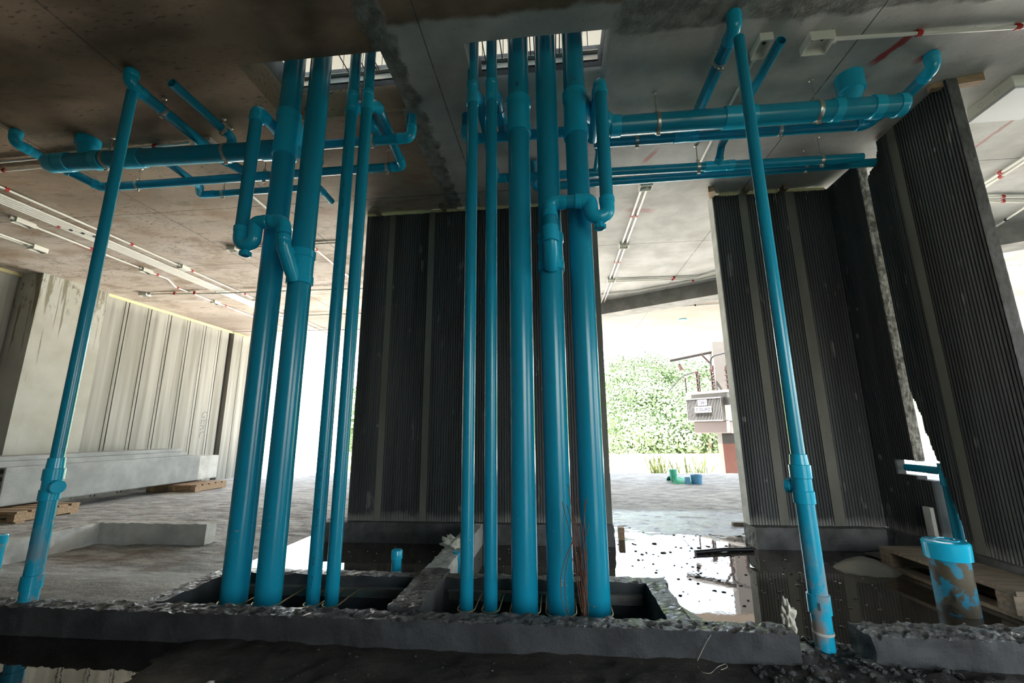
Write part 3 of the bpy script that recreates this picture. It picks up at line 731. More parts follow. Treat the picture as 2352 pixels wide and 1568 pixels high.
# left main
t=thing('soil_pipe','thick blue horizontal drain under the left ceiling, running to the leftmost riser','pipe',(-2.6,L4Y,L4Z),'thick horizontal drains')
xl=at(112,378,Y=L4Y).x
def ztilt(px,py): return at(px,py,Y=L4Y).z
def XZ(px,py,Y): q=at(px,py,Y=Y); return q
a=XZ(112,375,L4Y); b=XZ(640,345,L4Y); b=Vector((-1.66,L4Y,b.z)); a=Vector((a.x,L4Y,a.z))
dirn=(b-a).normalized()
MB().tube([a,a+(b-a)*.5,b],.057,n=40).build('pipe','pipe',t)
def xr(t,a,b,px0,px1,r,name='coupling',lip=1.12,py=360,Y=None):
    Y=Y or a.y; x0=at(px0,py,Y=Y).x; x1=at(px1,py,Y=Y).x
    p=a+(b-a)*((x0-a.x)/(b.x-a.x)); q=a+(b-a)*((x1-a.x)/(b.x-a.x)); m=MB(); socket(m,p,(q-p),(q-p).length,r,lip); return m.build(name,'fit',t)
m=MB(); m.lathe(a+dirn*.08,-dirn,[(0,.058),(.002,.064),(.06,.064),(.085,.055),(.09,.03)],n=36); m.build('end_cap','fit',t)
xr(t,a,b,140,165,.057); xr(t,a,b,222,240,.057); xr(t,a,b,288,330,.057)
q=XZ(200,345,L4Y); m=MB(); x0=q.x; zc=a.z
m.tube([(x0+.02,L4Y,zc+.02),(x0,L4Y,zc+.07),(x0-.005,L4Y,zc+.12)],.05,rr=[.05,.052,.058]); m.lathe((x0-.005,L4Y,zc+.1),(0,0,1),[(0,.058),(.004,.066),(H-zc-.1,.068)]); m.build('toilet_connector','fit',t)
for px in (250,521): 
    x=at(px,360,Y=L4Y).x; clamp(t,a+(b-a)*((x-a.x)/(b.x-a.x)),(1,0,0),.057)
xr(t,a,b,602,640,.057)
# right main
t=thing('soil_pipe','thick blue horizontal drain under the right ceiling, leaving the rightmost riser','pipe',(1.2,2.27,2.47),'thick horizontal drains')
a=XZ(1400,291,L4Y); b=XZ(2078,241,L4Y); a=Vector((.34,L4Y,a.z)); b=Vector((b.x,L4Y,b.z)); dirn=(b-a).normalized()
MB().tube([a,a+(b-a)*.5,b],.057,n=40).build('pipe','pipe',t)
xr(t,a,b,1400,1424,.057,py=270); xr(t,a,b,1660,1735,.057,py=270); xr(t,a,b,1908,1930,.057,py=250); xr(t,a,b,1998,2024,.057,py=250)
m=MB(); m.lathe(b-dirn*.05,dirn,[(0,.058),(.002,.063),(.035,.063),(.055,.05),(.058,.02)],n=36); m.build('end_cap','fit',t)
q=XZ(1957,215,L4Y); x0=q.x; zc=(a.z+b.z)/2
m=MB(); m.tube([(x0-.03,L4Y,zc+.02),(x0-.01,L4Y,zc+.07),(x0,L4Y,zc+.12)],.05,rr=[.045,.052,.06]); m.lathe((x0,L4Y,zc+.105),(0,0,1),[(0,.06),(.005,.068),(H-zc-.105,.07)]); m.build('toilet_connector','fit',t)
for px in (1508,1878):
    x=at(px,265,Y=L4Y).x; clamp(t,a+(b-a)*((x-a.x)/(b.x-a.x)),(1,0,0),.057)
# 2in rear lines
def line(label,pts,r=.03,clamps=(),el=None,caps=True,hollow=0,R=.05,group='thin drain pipes under the ceiling'):
    t=thing('drain_pipe',label,'pipe',pts[len(pts)//2],group); plumb(t,pts,r,R=R,el=el,caps=caps,hollow=hollow)
    for c,ax in clamps: clamp(t,c,ax,r)
    return t
Y5=2.60
p1=XZ(235,430,Y5); p2=XZ(915,383,Y5); z5=(p1.z+p2.z)/2
e2=at(42,300,Z=2.62)
xd=RIS['D'][0]
cx=lambda px,py=400,Y=Y5: at(px,py,Y=Y).x
e5=at(925,378,Y=Y5).x
t=line('thin blue pipe crossing low behind the left risers with its left end turned up',[(-3.50,2.14,H),(-3.50,2.14,2.575),(-3.50,2.42,2.572),(p1.x,Y5,z5),(e5,Y5,z5+.0),(xd+.015,2.10,2.575)],clamps=[((cx(318,420),Y5,z5),(1,0,0)),((cx(607,405),Y5,z5),(1,0,0)),((cx(890,385),Y5,z5),(1,0,0))])
for px in (598,):
    xx=cx(px); m=MB(); socket(m,(xx-.09,Y5,z5),(1,0,0),.05,.03,1.12); m.lathe((xx-.09,Y5,z5),(1,0,0),[(0,.033),(.16,.033)]); m.build('wye_fitting','fit',t)
t=line('blue pipe slanting back from a ceiling elbow beside the left standpipe',[(-2.285,1.79,H),(-2.285,1.79,2.578),(-2.285,2.45,2.574),(-2.16,2.57,z5+.005)],clamps=[((-2.285,at(372,255,Z=2.57).y,2.577),(0,1,0))],r=.031)
l3=at(402,197,Z=2.583)
t=line('blue pipe with an open cut end, second slanting pipe at the left',[(l3.x,l3.y-.02,2.583),(l3.x,2.27,2.583),(l3.x+.0,2.275,2.52)],r=.025,el=(1,),caps=(False,True),hollow=.003,clamps=[((l3.x,at(515,295,Z=2.583).y,2.583),(0,1,0))],R=.03)
z6=2.545
t=line('blue pipe furthest back of the left ceiling pipes, ending in a slanting open stub',[(at(398,383,Z=2.575).x,2.40,H),(at(398,383,Z=2.575).x,2.40,2.58),(at(398,383,Z=2.575).x,2.74,2.57),(at(455,430,Y=2.80).x,2.82,z6),(at(735,395,Y=2.82).x,2.82,z6),(at(735,395,Y=2.82).x+.0,3.02,z6-.01)],r=.025,clamps=[((at(515,430,Y=2.82).x,2.82,z6),(1,0,0))],caps=(True,False),hollow=.003)
YU=2.30; u=XZ(935,316,YU); ul=XZ(690,332,YU)
t=line('blue pipe behind the thin left risers, right end turned up into the ceiling',[(at(945,285,Y=YU).x,YU,H),(at(945,285,Y=YU).x,YU,2.505),(-1.58,YU,2.50),(-1.60,2.53,2.545)],clamps=[((at(857,320,Y=YU).x,YU,2.504),(1,0,0))])
plumb(t,[(RIS['C'][0]+.015,2.10,2.575),(RIS['C'][0]+.015,2.22,2.57),(RIS['C'][0]+.04,YU,2.52)],.03)
# right group
YV=2.33
ux=at(1072,280,Y=YV).x
t=line('blue pipe behind the thin right risers, left end turned up into the ceiling',[(ux,YV,H),(ux,YV,2.485),(.27,YV,2.485),(.34,2.46,2.51)])
plumb(t,[(RIS['F'][0]+.015,2.10,2.575),(RIS['F'][0]+.015,2.25,2.57),(RIS['F'][0]+.03,YV,2.51)],.03)
Y8=2.50; z8=2.513
t=line('blue pipe tucked just below the thick right drain, far end bending up to the ceiling',[(.30,Y8,z8),(at(1985,287,Y=Y8).x,Y8,z8-.005),(2.075,2.40,2.56),(2.075,2.155,2.575),(2.075,2.155,H)],clamps=[((at(1462,322,Y=Y8).x,Y8,z8),(1,0,0)),((at(1790,300,Y=Y8).x,Y8,z8-.003),(1,0,0))])
x0=at(1572,312,Y=Y8).x; m=MB()
m.lathe((x0-.07,Y8,z8),(1,0,0),[(0,.031),(.002,.035),(.03,.035),(.032,.033),(.11,.033),(.112,.035),(.15,.035),(.152,.031)]); m.tube([(x0-.02,Y8,z8),(x0+.05,2.45,z8+.035),(x0+.07,2.42,2.565)],.033); m.build('wye_fitting','fit',t)
m=MB(); m.tube([(.335,Y8,z8),(.335,Y8+.05,z8)],.028); m.tube([(.335,Y8,z8),(.335,2.78,z8-.01)],.017,caps=(True,False),hollow=.002); m.build('branch_pipe','fit',t)
t=line('blue pipe slanting back from the ceiling elbow at the top of the right standpipe',[(.915,1.80,H),(.915,1.80,2.578),(.915,2.40,2.574)],r=.031,el=(1,),clamps=[((.915,at(1655,145,Z=2.57).y,2.576),(0,1,0))])
Y6=2.80; a6=XZ(1165,408,Y6); b6=XZ(1980,362,Y6)
z6a=a6.z; z6b=b6.z
r3=at(1790,102,Z=2.58); x3=r3.x
t=line('blue pipe with an open cut end pointing at the camera beside the right standpipe',[(x3,r3.y-.02,2.585),(x3,2.70,2.578),(x3,2.765,z6a-.0)],r=.024,el=(),caps=(False,True),hollow=.003)
xe=RIS['E'][0]+.015
t=line('upper blue pipe of the rear pair crossing to the right side wall',[(xe,2.10,2.578),(xe,2.45,2.575),(xe,Y6,z6a),(b6.x,Y6,z6b)],el=(2,),clamps=[((at(1603,378,Y=Y6).x,Y6,(z6a*.45+z6b*.55)),(1,0,0)),((at(1886,368,Y=Y6).x,Y6,z6b),(1,0,0))])
m=MB(); xw=x3; fz=z6a+(z6b-z6a)*((xw-xe)/(b6.x-xe)); m.lathe((xw-.09,Y6,fz),(1,0,0),[(0,.031),(.002,.035),(.05,.035),(.052,.033),(.15,.033),(.152,.035),(.2,.035),(.202,.031)]); m.tube([(xw,Y6,fz),(xw,Y6-.05,fz+.03)],.029); m.build('tee_fitting','fit',t)
Y7=2.945; a7=XZ(1228,430,Y7); b7=XZ(2010,373,Y7)
t=line('lower blue pipe of the rear pair, passing through the notch in the side wall',[(a7.x,Y7-.1,H),(a7.x,Y7,a7.z),(2.38,Y7,b7.z)],clamps=[((at(1848,383,Y=Y7).x,Y7,b7.z),(1,0,0))],R=.04)

# ================================================================ STANDPIPES
def standpipe(x,y,ztop,zbase,label,zf,cap_dir,stain=True):
    t=thing('standpipe',label,'pipe',(x,y,zbase),'capped standpipes by the kerb'); r1,r2=.0245,.0315
    zr1,zr0,zt1,zt0,zc1,zc0=zf   # reducer top/bottom, tee top/bottom, coupling top/bottom
    MB().tube([(x,y,zr1-.01),(x,y,(ztop+zr1)/2),(x,y,ztop)],r1,n=32,caps=(True,False),hollow=.003).build('upper_pipe','pipe',t)
    MB().tube([(x,y,zbase),(x,y,.2),(x,y,zt0+.02)],r2,n=32).build('lower_pipe','pipe_dirty',t)
    m=MB(); m.lathe((x,y,zr0),(0,0,1),[(0,r2*.95),(.002,r1*1.3),(zr1-zr0-.002,r1*1.2),(zr1-zr0,r1)],n=32); m.build('reducer','fit',t)
    h=zt1-zt0; m=MB(); m.lathe((x,y,zt0),(0,0,1),[(0,r2),(.002,r2*1.18),(.045,r2*1.18),(.048,r2*1.06),(h-.052,r2*1.06),(h-.049,r2*1.18),(h-.002,r2*1.18),(h,r2)],n=32)
    d=Vector(cap_dir).normalized(); zc=zt0+h*.42; m.lathe((x,y,zc),d,[(0,.024),(.04,.024)],n=24); tee=m.build('tee_fitting','fit',t)
    m=MB(); m.lathe(Vector((x,y,zc))+d*.034,d,[(0,.024),(.001,.0285),(.02,.0285),(.022,.025)],n=24); m.build('side_cap','fit',tee)
    m=MB(); m.lathe((x,y,zc0),(0,0,1),[(0,r2),(.002,r2*1.17),(zc1-zc0-.002,r2*1.17),(zc1-zc0,r2)],n=32); m.build('coupling','pipe_dirty' if stain else 'fit',t)
    return t
Z=lambda py,px,Y: at(px,py,Y=Y).z
standpipe(-2.235,1.77,at(300,212,Y=1.77).z,-.02,'blue standpipe at the far left reaching for the ceiling elbow',[Z(1050,108,1.77),Z(1078,104,1.77),Z(1075,104,1.77),Z(1148,88,1.77),Z(1318,60,1.77),Z(1352,55,1.77)],(.9,-.25,0))
t=standpipe(.925,1.80,at(1688,88,Y=1.8).z,-.13,'blue mud-stained standpipe at the right standing in the kerb gap',[Z(1042,1838,1.8),Z(1068,1842,1.8),Z(1066,1842,1.8),Z(1156,1850,1.8),Z(1362,1878,1.8),Z(1408,1882,1.8)],(-.55,.9,0))
m=MB(); m.tube([(.925,1.80,-.03),(.925,1.80,-.022)],.034,n=30); m.build('mortar_ring','kerb_light',t)
m=MB(); q=Z(1385,1882,1.8); m.box((.905,1.80-.0385,q-.012),(.9075,1.80-.036,q+.012)); m.build('ink_mark','ink',t)

# ================================================================ FLOOR STUBS
def stub(x,y,z0,z1,r,label,body='pipe_dirty'):
    t=thing('floor_stub',label,'pipe',(x,y,z0),'capped pipe stubs in the floor')
    MB().tube([(x,y,z0),(x,y,z1-.01)],r,n=28).build('pipe',body,t)
    MB().lathe((x,y,z1-.045),(0,0,1),[(0,r),(.001,r*1.14),(.04,r*1.14),(.045,r*1.05),(.046,r*.8),(.044,r*.7)],n=32).build('cap','fit',t); return t
q=at(911,1318,Y=2.42); stub(at(911,1290,Y=2.42).x,2.42,-.17,at(911,1262,Y=2.42).z,.026,'short grimy blue stub with a bright cap in the puddle behind the left shaft','pipe_dirty')
q=at(1053,1265,Y=2.62); stub(q.x,2.62,-.17,q.z,.03,'blue stub half hidden behind the leftmost thin riser of the right shaft')
q=at(-2,1228,Y=2.25); stub(q.x,2.25,-.12,q.z,.034,'capped blue stub cut off by the left edge of the photo')
# large stub at the right with off-centre reducer
gx,gy=at(2182,1300,Y=2.38).x,2.38; zt=at(2175,1248,Y=2.33).z
t=thing('floor_drain_stub','large muddy blue pipe stub with a wide cap standing before the side wall','pipe',(gx,gy,-.17))
def muddy():
    k=NT('muddy_blue_pipe'); n=k.noise(11,5); c=k.mix(k.ramp(n,.50,.56),(.01,.2,.32),(.08,.065,.04)); c=k.mix(k.ramp(k.noise(7,4),.55,.62),c,(.02,.018,.014)); k.col(c); k.rough(.55); k.bump(n,.5,.01); return k.m
MT['muddy']=muddy()
MB().tube([(gx-.0,gy,-.17),(gx,gy,zt-.02)],.075,n=40).build('pipe','muddy',t)
m=MB(); m.lathe((gx,gy,zt-.075),(0,0,1),[(0,.076),(.001,.086),(.07,.088),(.078,.082),(.079,.05)],n=44); m.build('cap','fit',t)
m=MB(); m.lathe((gx+.015,gy+.01,zt),(0,0,1),[(0,.052),(.001,.05),(.008,.047),(.009,.036),(.0,.034)],n=36); m.build('reducer_hole','pipe',t)
# pipe set into the wall chase
vx=2.332
t=thing('chase_pipe','thin blue pipe in the slot chased into the side wall, with a side arm','pipe',(vx,2.935,-.1))
v0=at(2205,1250,X=vx); 
MB().tube([(vx,2.93,-.12),(vx,2.935,.40)],.026,n=24).build('pipe','pipe',t)
m=MB(); m.lathe((vx,2.935,.34),(0,0,1),[(0,.026),(.002,.031),(.13,.031),(.132,.028)],n=24); m.tube([(vx,2.94,.425),(vx,3.22,.425)],.024); m.build('tee_fitting','fit',t)
q=at(2180,1180,X=2.33); m=MB(); m.tube([(2.40,2.87,-.12),(2.40,2.875,.17)],.024,n=24); 
t2=thing('chase_pipe','second short blue pipe beside the slot in the side wall, behind the large stub','pipe',(2.40,2.87,-.12)); m.build('pipe','pipe',t2)
m=MB(); m.cbox((2.28,3.03,-.02),(2.31,3.09,.2),.004); tag(m.build('conduit_box','kerb_light'),'grey metal channel leaning in the slot beside the blue chase pipe','channel')

# ================================================================ CONDUITS
NCL=0
def conduit(label,pts,r=.0095,clips=(),mat='white_pvc',group='white conduits on the ceiling',clipmat='red'):
    t=thing('conduit',label,'conduit',pts[0],group)
    MB().tube(fillet(pts,.06,5),r,n=12).build('tube',mat,t)
    for s in clips:
        a=Vector(pts[0]); b=Vector(pts[-1]); c=a+(b-a)*s
        if len(pts)>2:
            L=[(Vector(pts[i+1])-Vector(pts[i])).length for i in range(len(pts)-1)]; d=s*sum(L); i=0
            while i<len(L)-1 and d>L[i]: d-=L[i]; i+=1
            a,b=Vector(pts[i]),Vector(pts[i+1]); c=a+(b-a).normalized()*d
        ax=(b-a).normalized(); sd=ax.cross(Vector((0,0,1))).normalized(); m=MB()
        m.lathe(c-ax*.012,ax,[(0,r*1.02),(0,r*1.45),(.024,r*1.45),(.024,r*1.02)],n=14,cap0=False,cap1=False)
        mt=Matrix.Translation(c)@Matrix(((ax.x,sd.x,0,0),(ax.y,sd.y,0,0),(0,0,1,0),(0,0,0,1)))
        m.box((-.012,-r*.9,0),(.012,r*.9,H-c.z),mat=mt); m.build('clip',clipmat,t)
    return t
CZ=H-.0155
def jbox(label,c,sx,sy,h,rz=0,hub=(),openf=True,lid=False):
    c=Vector(c); t=thing('junction_box',label,'box',(c.x,c.y,H),'white junction boxes')
    mt=Matrix.Translation((c.x,c.y,0))@Matrix.Rotation(rz,4,'Z'); m=MB()
    if openf:
        w=.004
        m.box((-sx/2,-sy/2,H-h),(-sx/2+w,sy/2,H),mat=mt); m.box((sx/2-w,-sy/2,H-h),(sx/2,sy/2,H),mat=mt)
        m.box((-sx/2+w,-sy/2,H-h),(sx/2-w,-sy/2+w,H),mat=mt); m.box((-sx/2+w,sy/2-w,H-h),(sx/2-w,sy/2,H),mat=mt); m.box((-sx/2+w,-sy/2+w,H-.004),(sx/2-w,sy/2-w,H),mat=mt)
    else: m.cbox((-sx/2,-sy/2,H-h),(sx/2,sy/2,H),.004,mat=mt)
    m.build('housing','white_box',t)
    for d in hub:
        d=Vector(d).normalized(); q=mt@Vector((d.x*sx/2,d.y*sy/2,0)); dd=(mt.to_3x3()@d)
        MB().lathe((q.x,q.y,CZ),dd,[(0,.016),(.03,.016),(.032,.012)],n=14).build('hub','white_box',t)
    if openf:
        m=MB(); 
        for s in (-1,1):
            q=mt@Vector((s*sx*.22,0,0)); m.lathe((q.x,q.y,H-.006),(0,0,1),[(0,.008),(.003,.008)],n=10)
        m.build('screw_holes','blackp',t)
    return t
# left bundle runs along Y
for i,(dx,lab) in enumerate(((0,'innermost single white conduit of the left bundle, nearest the risers'),(-.14,'white conduit, second of the parallel left bundle'),(-.18,'white conduit, third of the parallel left bundle'),(-.22,'white conduit, fourth of the parallel left bundle'),(-.26,'white conduit, fifth of the parallel left bundle'),(-.30,'outermost white conduit of the parallel left bundle'))):
    x=-4.40+dx+.0; y1=8.6-(0 if i==0 else .25*i)
    conduit(lab,[(x,1.6,CZ),(x,y1,CZ)],clips=((.16,.31,.42,.55,.68) if i==0 else (.3,)),clipmat='red' if i in(0,5) else 'blackp')
for y,lab in ((4.42,'white junction box on the innermost left conduit, nearer one'),(5.72,'white junction box on the innermost left conduit, farther one')): jbox(lab,(-4.40,y,H),.075,.11,.045,hub=((0,1,0),(0,-1,0)),openf=False)
xc=-4.93
conduit('white conduit with red clips left of the bundle, kinked halfway',[(xc,3.3,CZ),(xc,4.75,CZ),(xc-.17,5.05,CZ),(xc-.17,7.6,CZ)],clips=(.12,.3,.42,.62))
jbox('open white double socket box at the near end of the kinked left conduit',(xc,3.22,H),.07,.15,.045,hub=((0,1,0),(0,-1,0)))
jbox('white box on the kinked left conduit before its bend',(xc,4.45,H),.07,.12,.045,hub=((0,1,0),(0,-1,0)))
jbox('white box on the kinked left conduit beyond its bend',(xc-.17,5.75,H),.07,.11,.045,hub=((0,1,0),(0,-1,0)))
conduit('upper white conduit entering the box over the left column',[(-5.45,1.6,CZ),(-5.45,3.68,CZ)],clips=())
conduit('lower white conduit entering the box over the left column',[(-5.50,1.6,CZ),(-5.50,3.68,CZ)],clips=())
jbox('open white box near the top of the stained left column',(-5.47,3.74,H),.09,.13,.05,hub=((0,-1,0),))
q=at(333,673,Z=H); jbox('white box at the left end of the crossing conduit by the left wall',(q.x,q.y,H),.12,.08,.045,hub=((1,0,0),))
conduit('white conduit crossing from the left wall box under the bundle',[(q.x,q.y,CZ-.0),(-4.75,q.y+.02,CZ-.024),(-2.0,q.y+.1,CZ-.024)],clips=(.12,.2))
conduit('white conduit crossing the left ceiling far back',[(-5.0,6.55,CZ-.024),(-1.0,6.55,CZ-.024)],clips=(.5,.8))
conduit('white conduit crossing the left ceiling furthest back',[(-6.2,7.5,CZ-.024),(-1.9,7.7,CZ-.024)],clips=(.95,))
q=at(535,567,Z=H); jbox('white box seen below the left trap cleanout',(q.x,q.y,H),.10,.07,.045,hub=((1,0,0),))
conduit('short white conduit leading right from the box below the left trap',[(q.x,q.y,CZ),(-2.2,q.y,CZ)],clips=())
a=at(572,443,Z=CZ); b=at(800,635,Z=CZ); conduit('white conduit running diagonally back behind the left thick risers',[(a.x,a.y-.1,CZ),(b.x,b.y,CZ)],clips=(.6,))
conduit('upper white conduit at the far left edge crossing above the thick drain',[(-5.2,2.43,CZ),(-2.45,2.36,CZ)],clips=(.42,.9))
conduit('lower white conduit at the far left edge crossing above the thick drain',[(-5.2,2.52,CZ),(-3.0,2.47,CZ)],clips=(.5,))
q=at(470,325,Z=H); jbox('white box half hidden behind the left slanting pipe',(q.x+.02,q.y,H),.12,.09,.04,hub=((-1,0,0),),openf=False)
# middle right pair
for i,(dx,lab) in enumerate(((0,'left conduit of the white pair beyond the right doorway'),(.045,'right conduit of the white pair beyond the right doorway'))):
    conduit(lab,[(.765+dx,3.2,CZ),(.765+dx,7.2,CZ)],clips=(.14,.42))
for y,lab in ((3.25,'white box at the near end of the white conduit pair'),(4.40,'white box partway along the white conduit pair'),(5.48,'white box where the crossing conduits leave the pair')): jbox(lab,(.787,y,H),.10,.085,.045)
a=at(1405,652,Z=CZ); 
conduit('upper of two white conduits crossing right in front of the drop beam',[(.85,5.50,CZ),(1.9,5.52,CZ),(2.2,5.2,CZ),(2.8,4.9,CZ)],clips=(.35,))
conduit('lower of two white conduits crossing right in front of the drop beam',[(.85,5.56,CZ),(1.9,5.58,CZ),(2.2,5.28,CZ),(2.8,4.98,CZ)],clips=(.35,))
a=at(1392,700,Z=H); b=at(1650,655,Z=H); conduit('white conduit running along the foot of the drop beam',[(.72,6.1,CZ),(1.2,6.02,CZ),(2.3,5.45,CZ),(3.0,5.05,CZ)],clips=(.5,))
q=at(1497,706,Z=H); jbox('small white box on the far ceiling beyond the drop beam',(q.x,q.y,H),.14,.08,.04,hub=((1,0,0),),openf=False)
conduit('white conduit on the far ceiling beyond the drop beam',[(q.x,q.y,CZ),(q.x+2.2,q.y-.3,CZ)],clips=(.3,),clipmat='blackp')
q=at(1810,675,Z=H)
m=MB(); q=at(1568,733,Z=H); m.lathe((q.x,q.y,H-.012),(0,0,1),[(0,.07),(.012,.07)],n=28); tag(m.build('sleeve_ring','fit'),'blue sleeve ring let into the far ceiling','sleeve')
# right side
ya=2.0
conduit('white conduit crossing the ceiling to the top right corner of the photo',[(1.47,1.985,CZ),(3.6,2.06,CZ)],clips=(.2,.42))
jbox('open white box at the start of the top right conduit',(1.405,1.995,H),.12,.10,.05,hub=((1,0,0),))
jbox('open white box beside the open-ended blue pipe',(1.125,1.985,H),.065,.12,.045,hub=((0,1,0),))
conduit('white conduit running back from the small box beside the open-ended pipe',[(1.125,2.04,CZ+.003),(1.14,3.05,CZ+.003)],r=.009,clips=())
q=at(2300,235,Z=H-.04); t=thing('junction_box','large grey lidded box on the ceiling at the right edge','box',(q.x,q.y,H),'white junction boxes')
c0=at(2232,262,Z=H-.075); cA=at(2312,198,Z=H-.08)
m=MB(); x0,x1,y0,y1=2.66,2.96,2.36,2.64; m.cbox((x0,y0,H-.075),(x1,y1,H),.006); m.build('housing','white_box',t); m=MB(); m.cbox((x0-.004,y0-.004,H-.092),(x1+.004,y1+.004,H-.075),.004); m.build('lid','grey_lid',t)
m=MB()
for yy in (y0+.09,y1-.09): m.lathe((x0-.002,yy,H-.04),(-1,0,0),[(0,.016),(.001,.016),(.001,.013),(0,.013)],n=18,cap0=False,cap1=False)
m.build('knockout','grey_lid',t)
conduit('white conduit leaving the large lidded box toward the top right',[(2.80,2.36,H-.03),(2.86,1.5,H-.03)],r=.014,clips=())
conduit('white conduit leaving the far side of the large lidded box behind the wall',[(2.80,2.64,CZ),(2.62,3.1,CZ)],clips=())
for k,(a,b,lab) in enumerate((((2262,420),(2352,362),'upper white conduit slanting past the side wall end'),((2264,428),(2352,372),'lower white conduit slanting past the side wall end'),((2268,452),(2352,452),'upper white conduit crossing level at the right edge'),((2268,462),(2352,463),'lower white conduit crossing level at the right edge'),((2285,522),(2352,478),'white conduit bending down at the right edge'))):
    p=at(*a,Z=CZ); q=at(*b,Z=CZ); d=q-p; conduit(lab,[p-d*.1,q+d*.4],clips=(.35,),clipmat='red' if k<4 else 'blackp')

# ================================================================ LEFT: precast stack, pallets
m=MB(); X0,X1=-6.05,-5.6
t=thing('precast_slab','large grey hollow concrete slab lying along the left wall on pallets','slab',(-5.8,4.0,-.03),'stacked precast slabs')
def hollow_slab(x0,x1,y0,y1,z0,z1,parent,mat='slab'):
    m=MB(); m.cbox((x0,y0,z0),(x1,y1,z1),.012); o=m.build('slab_body',mat,parent)
    h=MB(); n=5
    for i in range(n):
        zz=z0+(z1-z0)*(i+.5)/n; h.lathe((x1-.04,y0-.001,zz),(0,1,0),[(0,(z1-z0)/n*.33),(.0015,(z1-z0)/n*.33)],n=16)
    h.build('core_holes','blackp',parent)
hollow_slab(-6.05,-5.6,3.99,6.45,-.02,.36,t)
t=thing('precast_slab','pale end piece of slab at the far end of the left stack','slab',(-5.8,6.5,-.02),'stacked precast slabs')
m=MB(); m.cbox((-6.02,6.455,-.02),(-5.62,6.85,.34),.012); m.build('slab_body','kerb_light',t)
t=thing('precast_slab','thin grey slab lying on top of the left stack','slab',(-5.8,3.5,.365),'stacked precast slabs')
m=MB(); m.cbox((-6.1,3.3,.36),(-5.62,6.2,.42),.01); m.cbox((-6.1,3.32,.42),(-5.66,6.15,.47),.01); m.build('slab_body','slab',t)
def pallet(label,x,y,z,L,W,rz,mat='wood',nb=5,h=.115):
    t=thing('pallet',label,'pallet',(x,y,z),'wooden pallets'); mt=Matrix.Translation((x,y,z))@Matrix.Rotation(rz,4,'Z')
    for i in range(nb):
        yy=-W/2+.05+(W-.1)*i/(nb-1); MB().cbox((-L/2,yy-.045,h-.02),(L/2,yy+.045,h),.002,mat=mt).build('deck_board',mat,t)
    for i in range(3):
        xx=-L/2+.05+(L-.1)*i/2; MB().cbox((xx-.04,-W/2,.02),(xx+.04,W/2,h-.02),.002,mat=mt).build('stringer',mat,t)
    for i in range(2):
        yy=(-W/2+.05,W/2-.05)[i]; MB().cbox((-L/2,yy-.04,0),(L/2,yy+.04,.02),.002,mat=mt).build('bottom_board',mat,t)
    return t
pallet('wooden pallet under the near end of the left slab stack',-5.62,4.15,FZ,.8,.6,PI/2*.03)
pallet('wooden pallet under the far end of the left slab stack',-5.62,6.3,FZ,.8,.6,0)
pallet('wooden pallet lying in the puddle before the right side wall',2.115,2.68,-.15,.78,.27,PI/2+.04,'wood2',3,.12)

# ================================================================ CLUTTER
# wire bundle
bx,by=.075,1.86
t=thing('wire_bundle','tangle of rusty wire standing between the two right thick risers','wire',(bx,by,-.08))
rnd=random.Random(3)
for i in range(14):
    x0=bx+.012+rnd.uniform(-.012,.012); y0=by+rnd.uniform(-.01,.02); hgt=rnd.uniform(.25,.62); sw=rnd.uniform(-.09,.04); pts=[]
    for s in range(9):
        u=s/8; pts.append((x0+sw*u*u+.012*math.sin(u*5+i),y0-.02*u+.01*math.sin(u*4+i*2),-.1+hgt*u))
    MB().tube(pts,.0016,n=6).build('wire','rust',t)
for i in range(2):
    pts=[(bx-.02-.055*math.sin(PI*s/12)*(1-.3*i),by-.03,-.09+.35*s/12) for s in range(13)]; MB().tube(pts,.0014,n=6).build('wire','rust',t)
# rag on divider
def crumple(name,label,cat,c,r,sq,mat,seed,nz=.9,n=22):
    m=MB(); m.ball(c,r,n=n,sq=sq,nz=nz,seed=seed)
    for v in m.v:
        d=v-Vector(c); k=noise.noise(v*60+Vector((seed,0,0)))*.25+noise.noise(v*130)*.14; v+=d*k
    return tag(m.build(name,mat),label,cat)
q=at(1020,1258,Z=.02); crumple('rag','crumpled off-white rag on the low wall behind the shaft divider','rag',(-.645,2.72,.022),.052,(1,.8,.62),'cloth',3)
q=at(1795,1408,Z=.02); crumple('plastic_scrap','white torn plastic scrap on the front kerb near the right standpipe','scrap',(q.x,1.78,.03),.028,(.6,.6,1.5),'cloth',6,1.2)
q=at(1955,1285,Z=-.13); 
m=MB(); N=22; vs=[];fs=[]
for j in range(N+1):
    for i in range(N+1):
        u=i/N*2-1; v=j/N*2-1; rr=math.sqrt(u*u+v*v); z=.075*max(0,1-rr**1.6)+.008*noise.noise(Vector((u*3,v*3,1)))
        vs.append((q.x+u*.17,3.0+v*.14,-.153+z))
for j in range(N):
    for i in range(N): fs.append((j*(N+1)+i,j*(N+1)+i+1,(j+1)*(N+1)+i+1,(j+1)*(N+1)+i))
m.add(vs,fs,True); tag(m.build('plastic_sheet','sheet'),'grey plastic sheet humped in the dark puddle under the back wall','sheet')
m=MB(); q=at(1990,1245,Z=-.13); mt=Matrix.Translation((q.x,3.3,-.148))@Matrix.Rotation(.3,4,'Z')@Matrix.Rotation(.05,4,'X'); m.cbox((-.17,-.08,0),(.17,.08,.01),.003,mat=mt); tag(m.build('board_scrap','sheet'),'flat dark board scrap in the water in the back right corner','board')
a=at(1597,1268,Z=-.14); b=at(1730,1261,Z=-.14); m=MB(); m.tube([a,(a+b)/2+Vector((0,.01,.004)),b],.014,n=16); tag(m.build('black_pipe','blackp'),'short black pipe lying in the puddle in the right doorway','pipe')
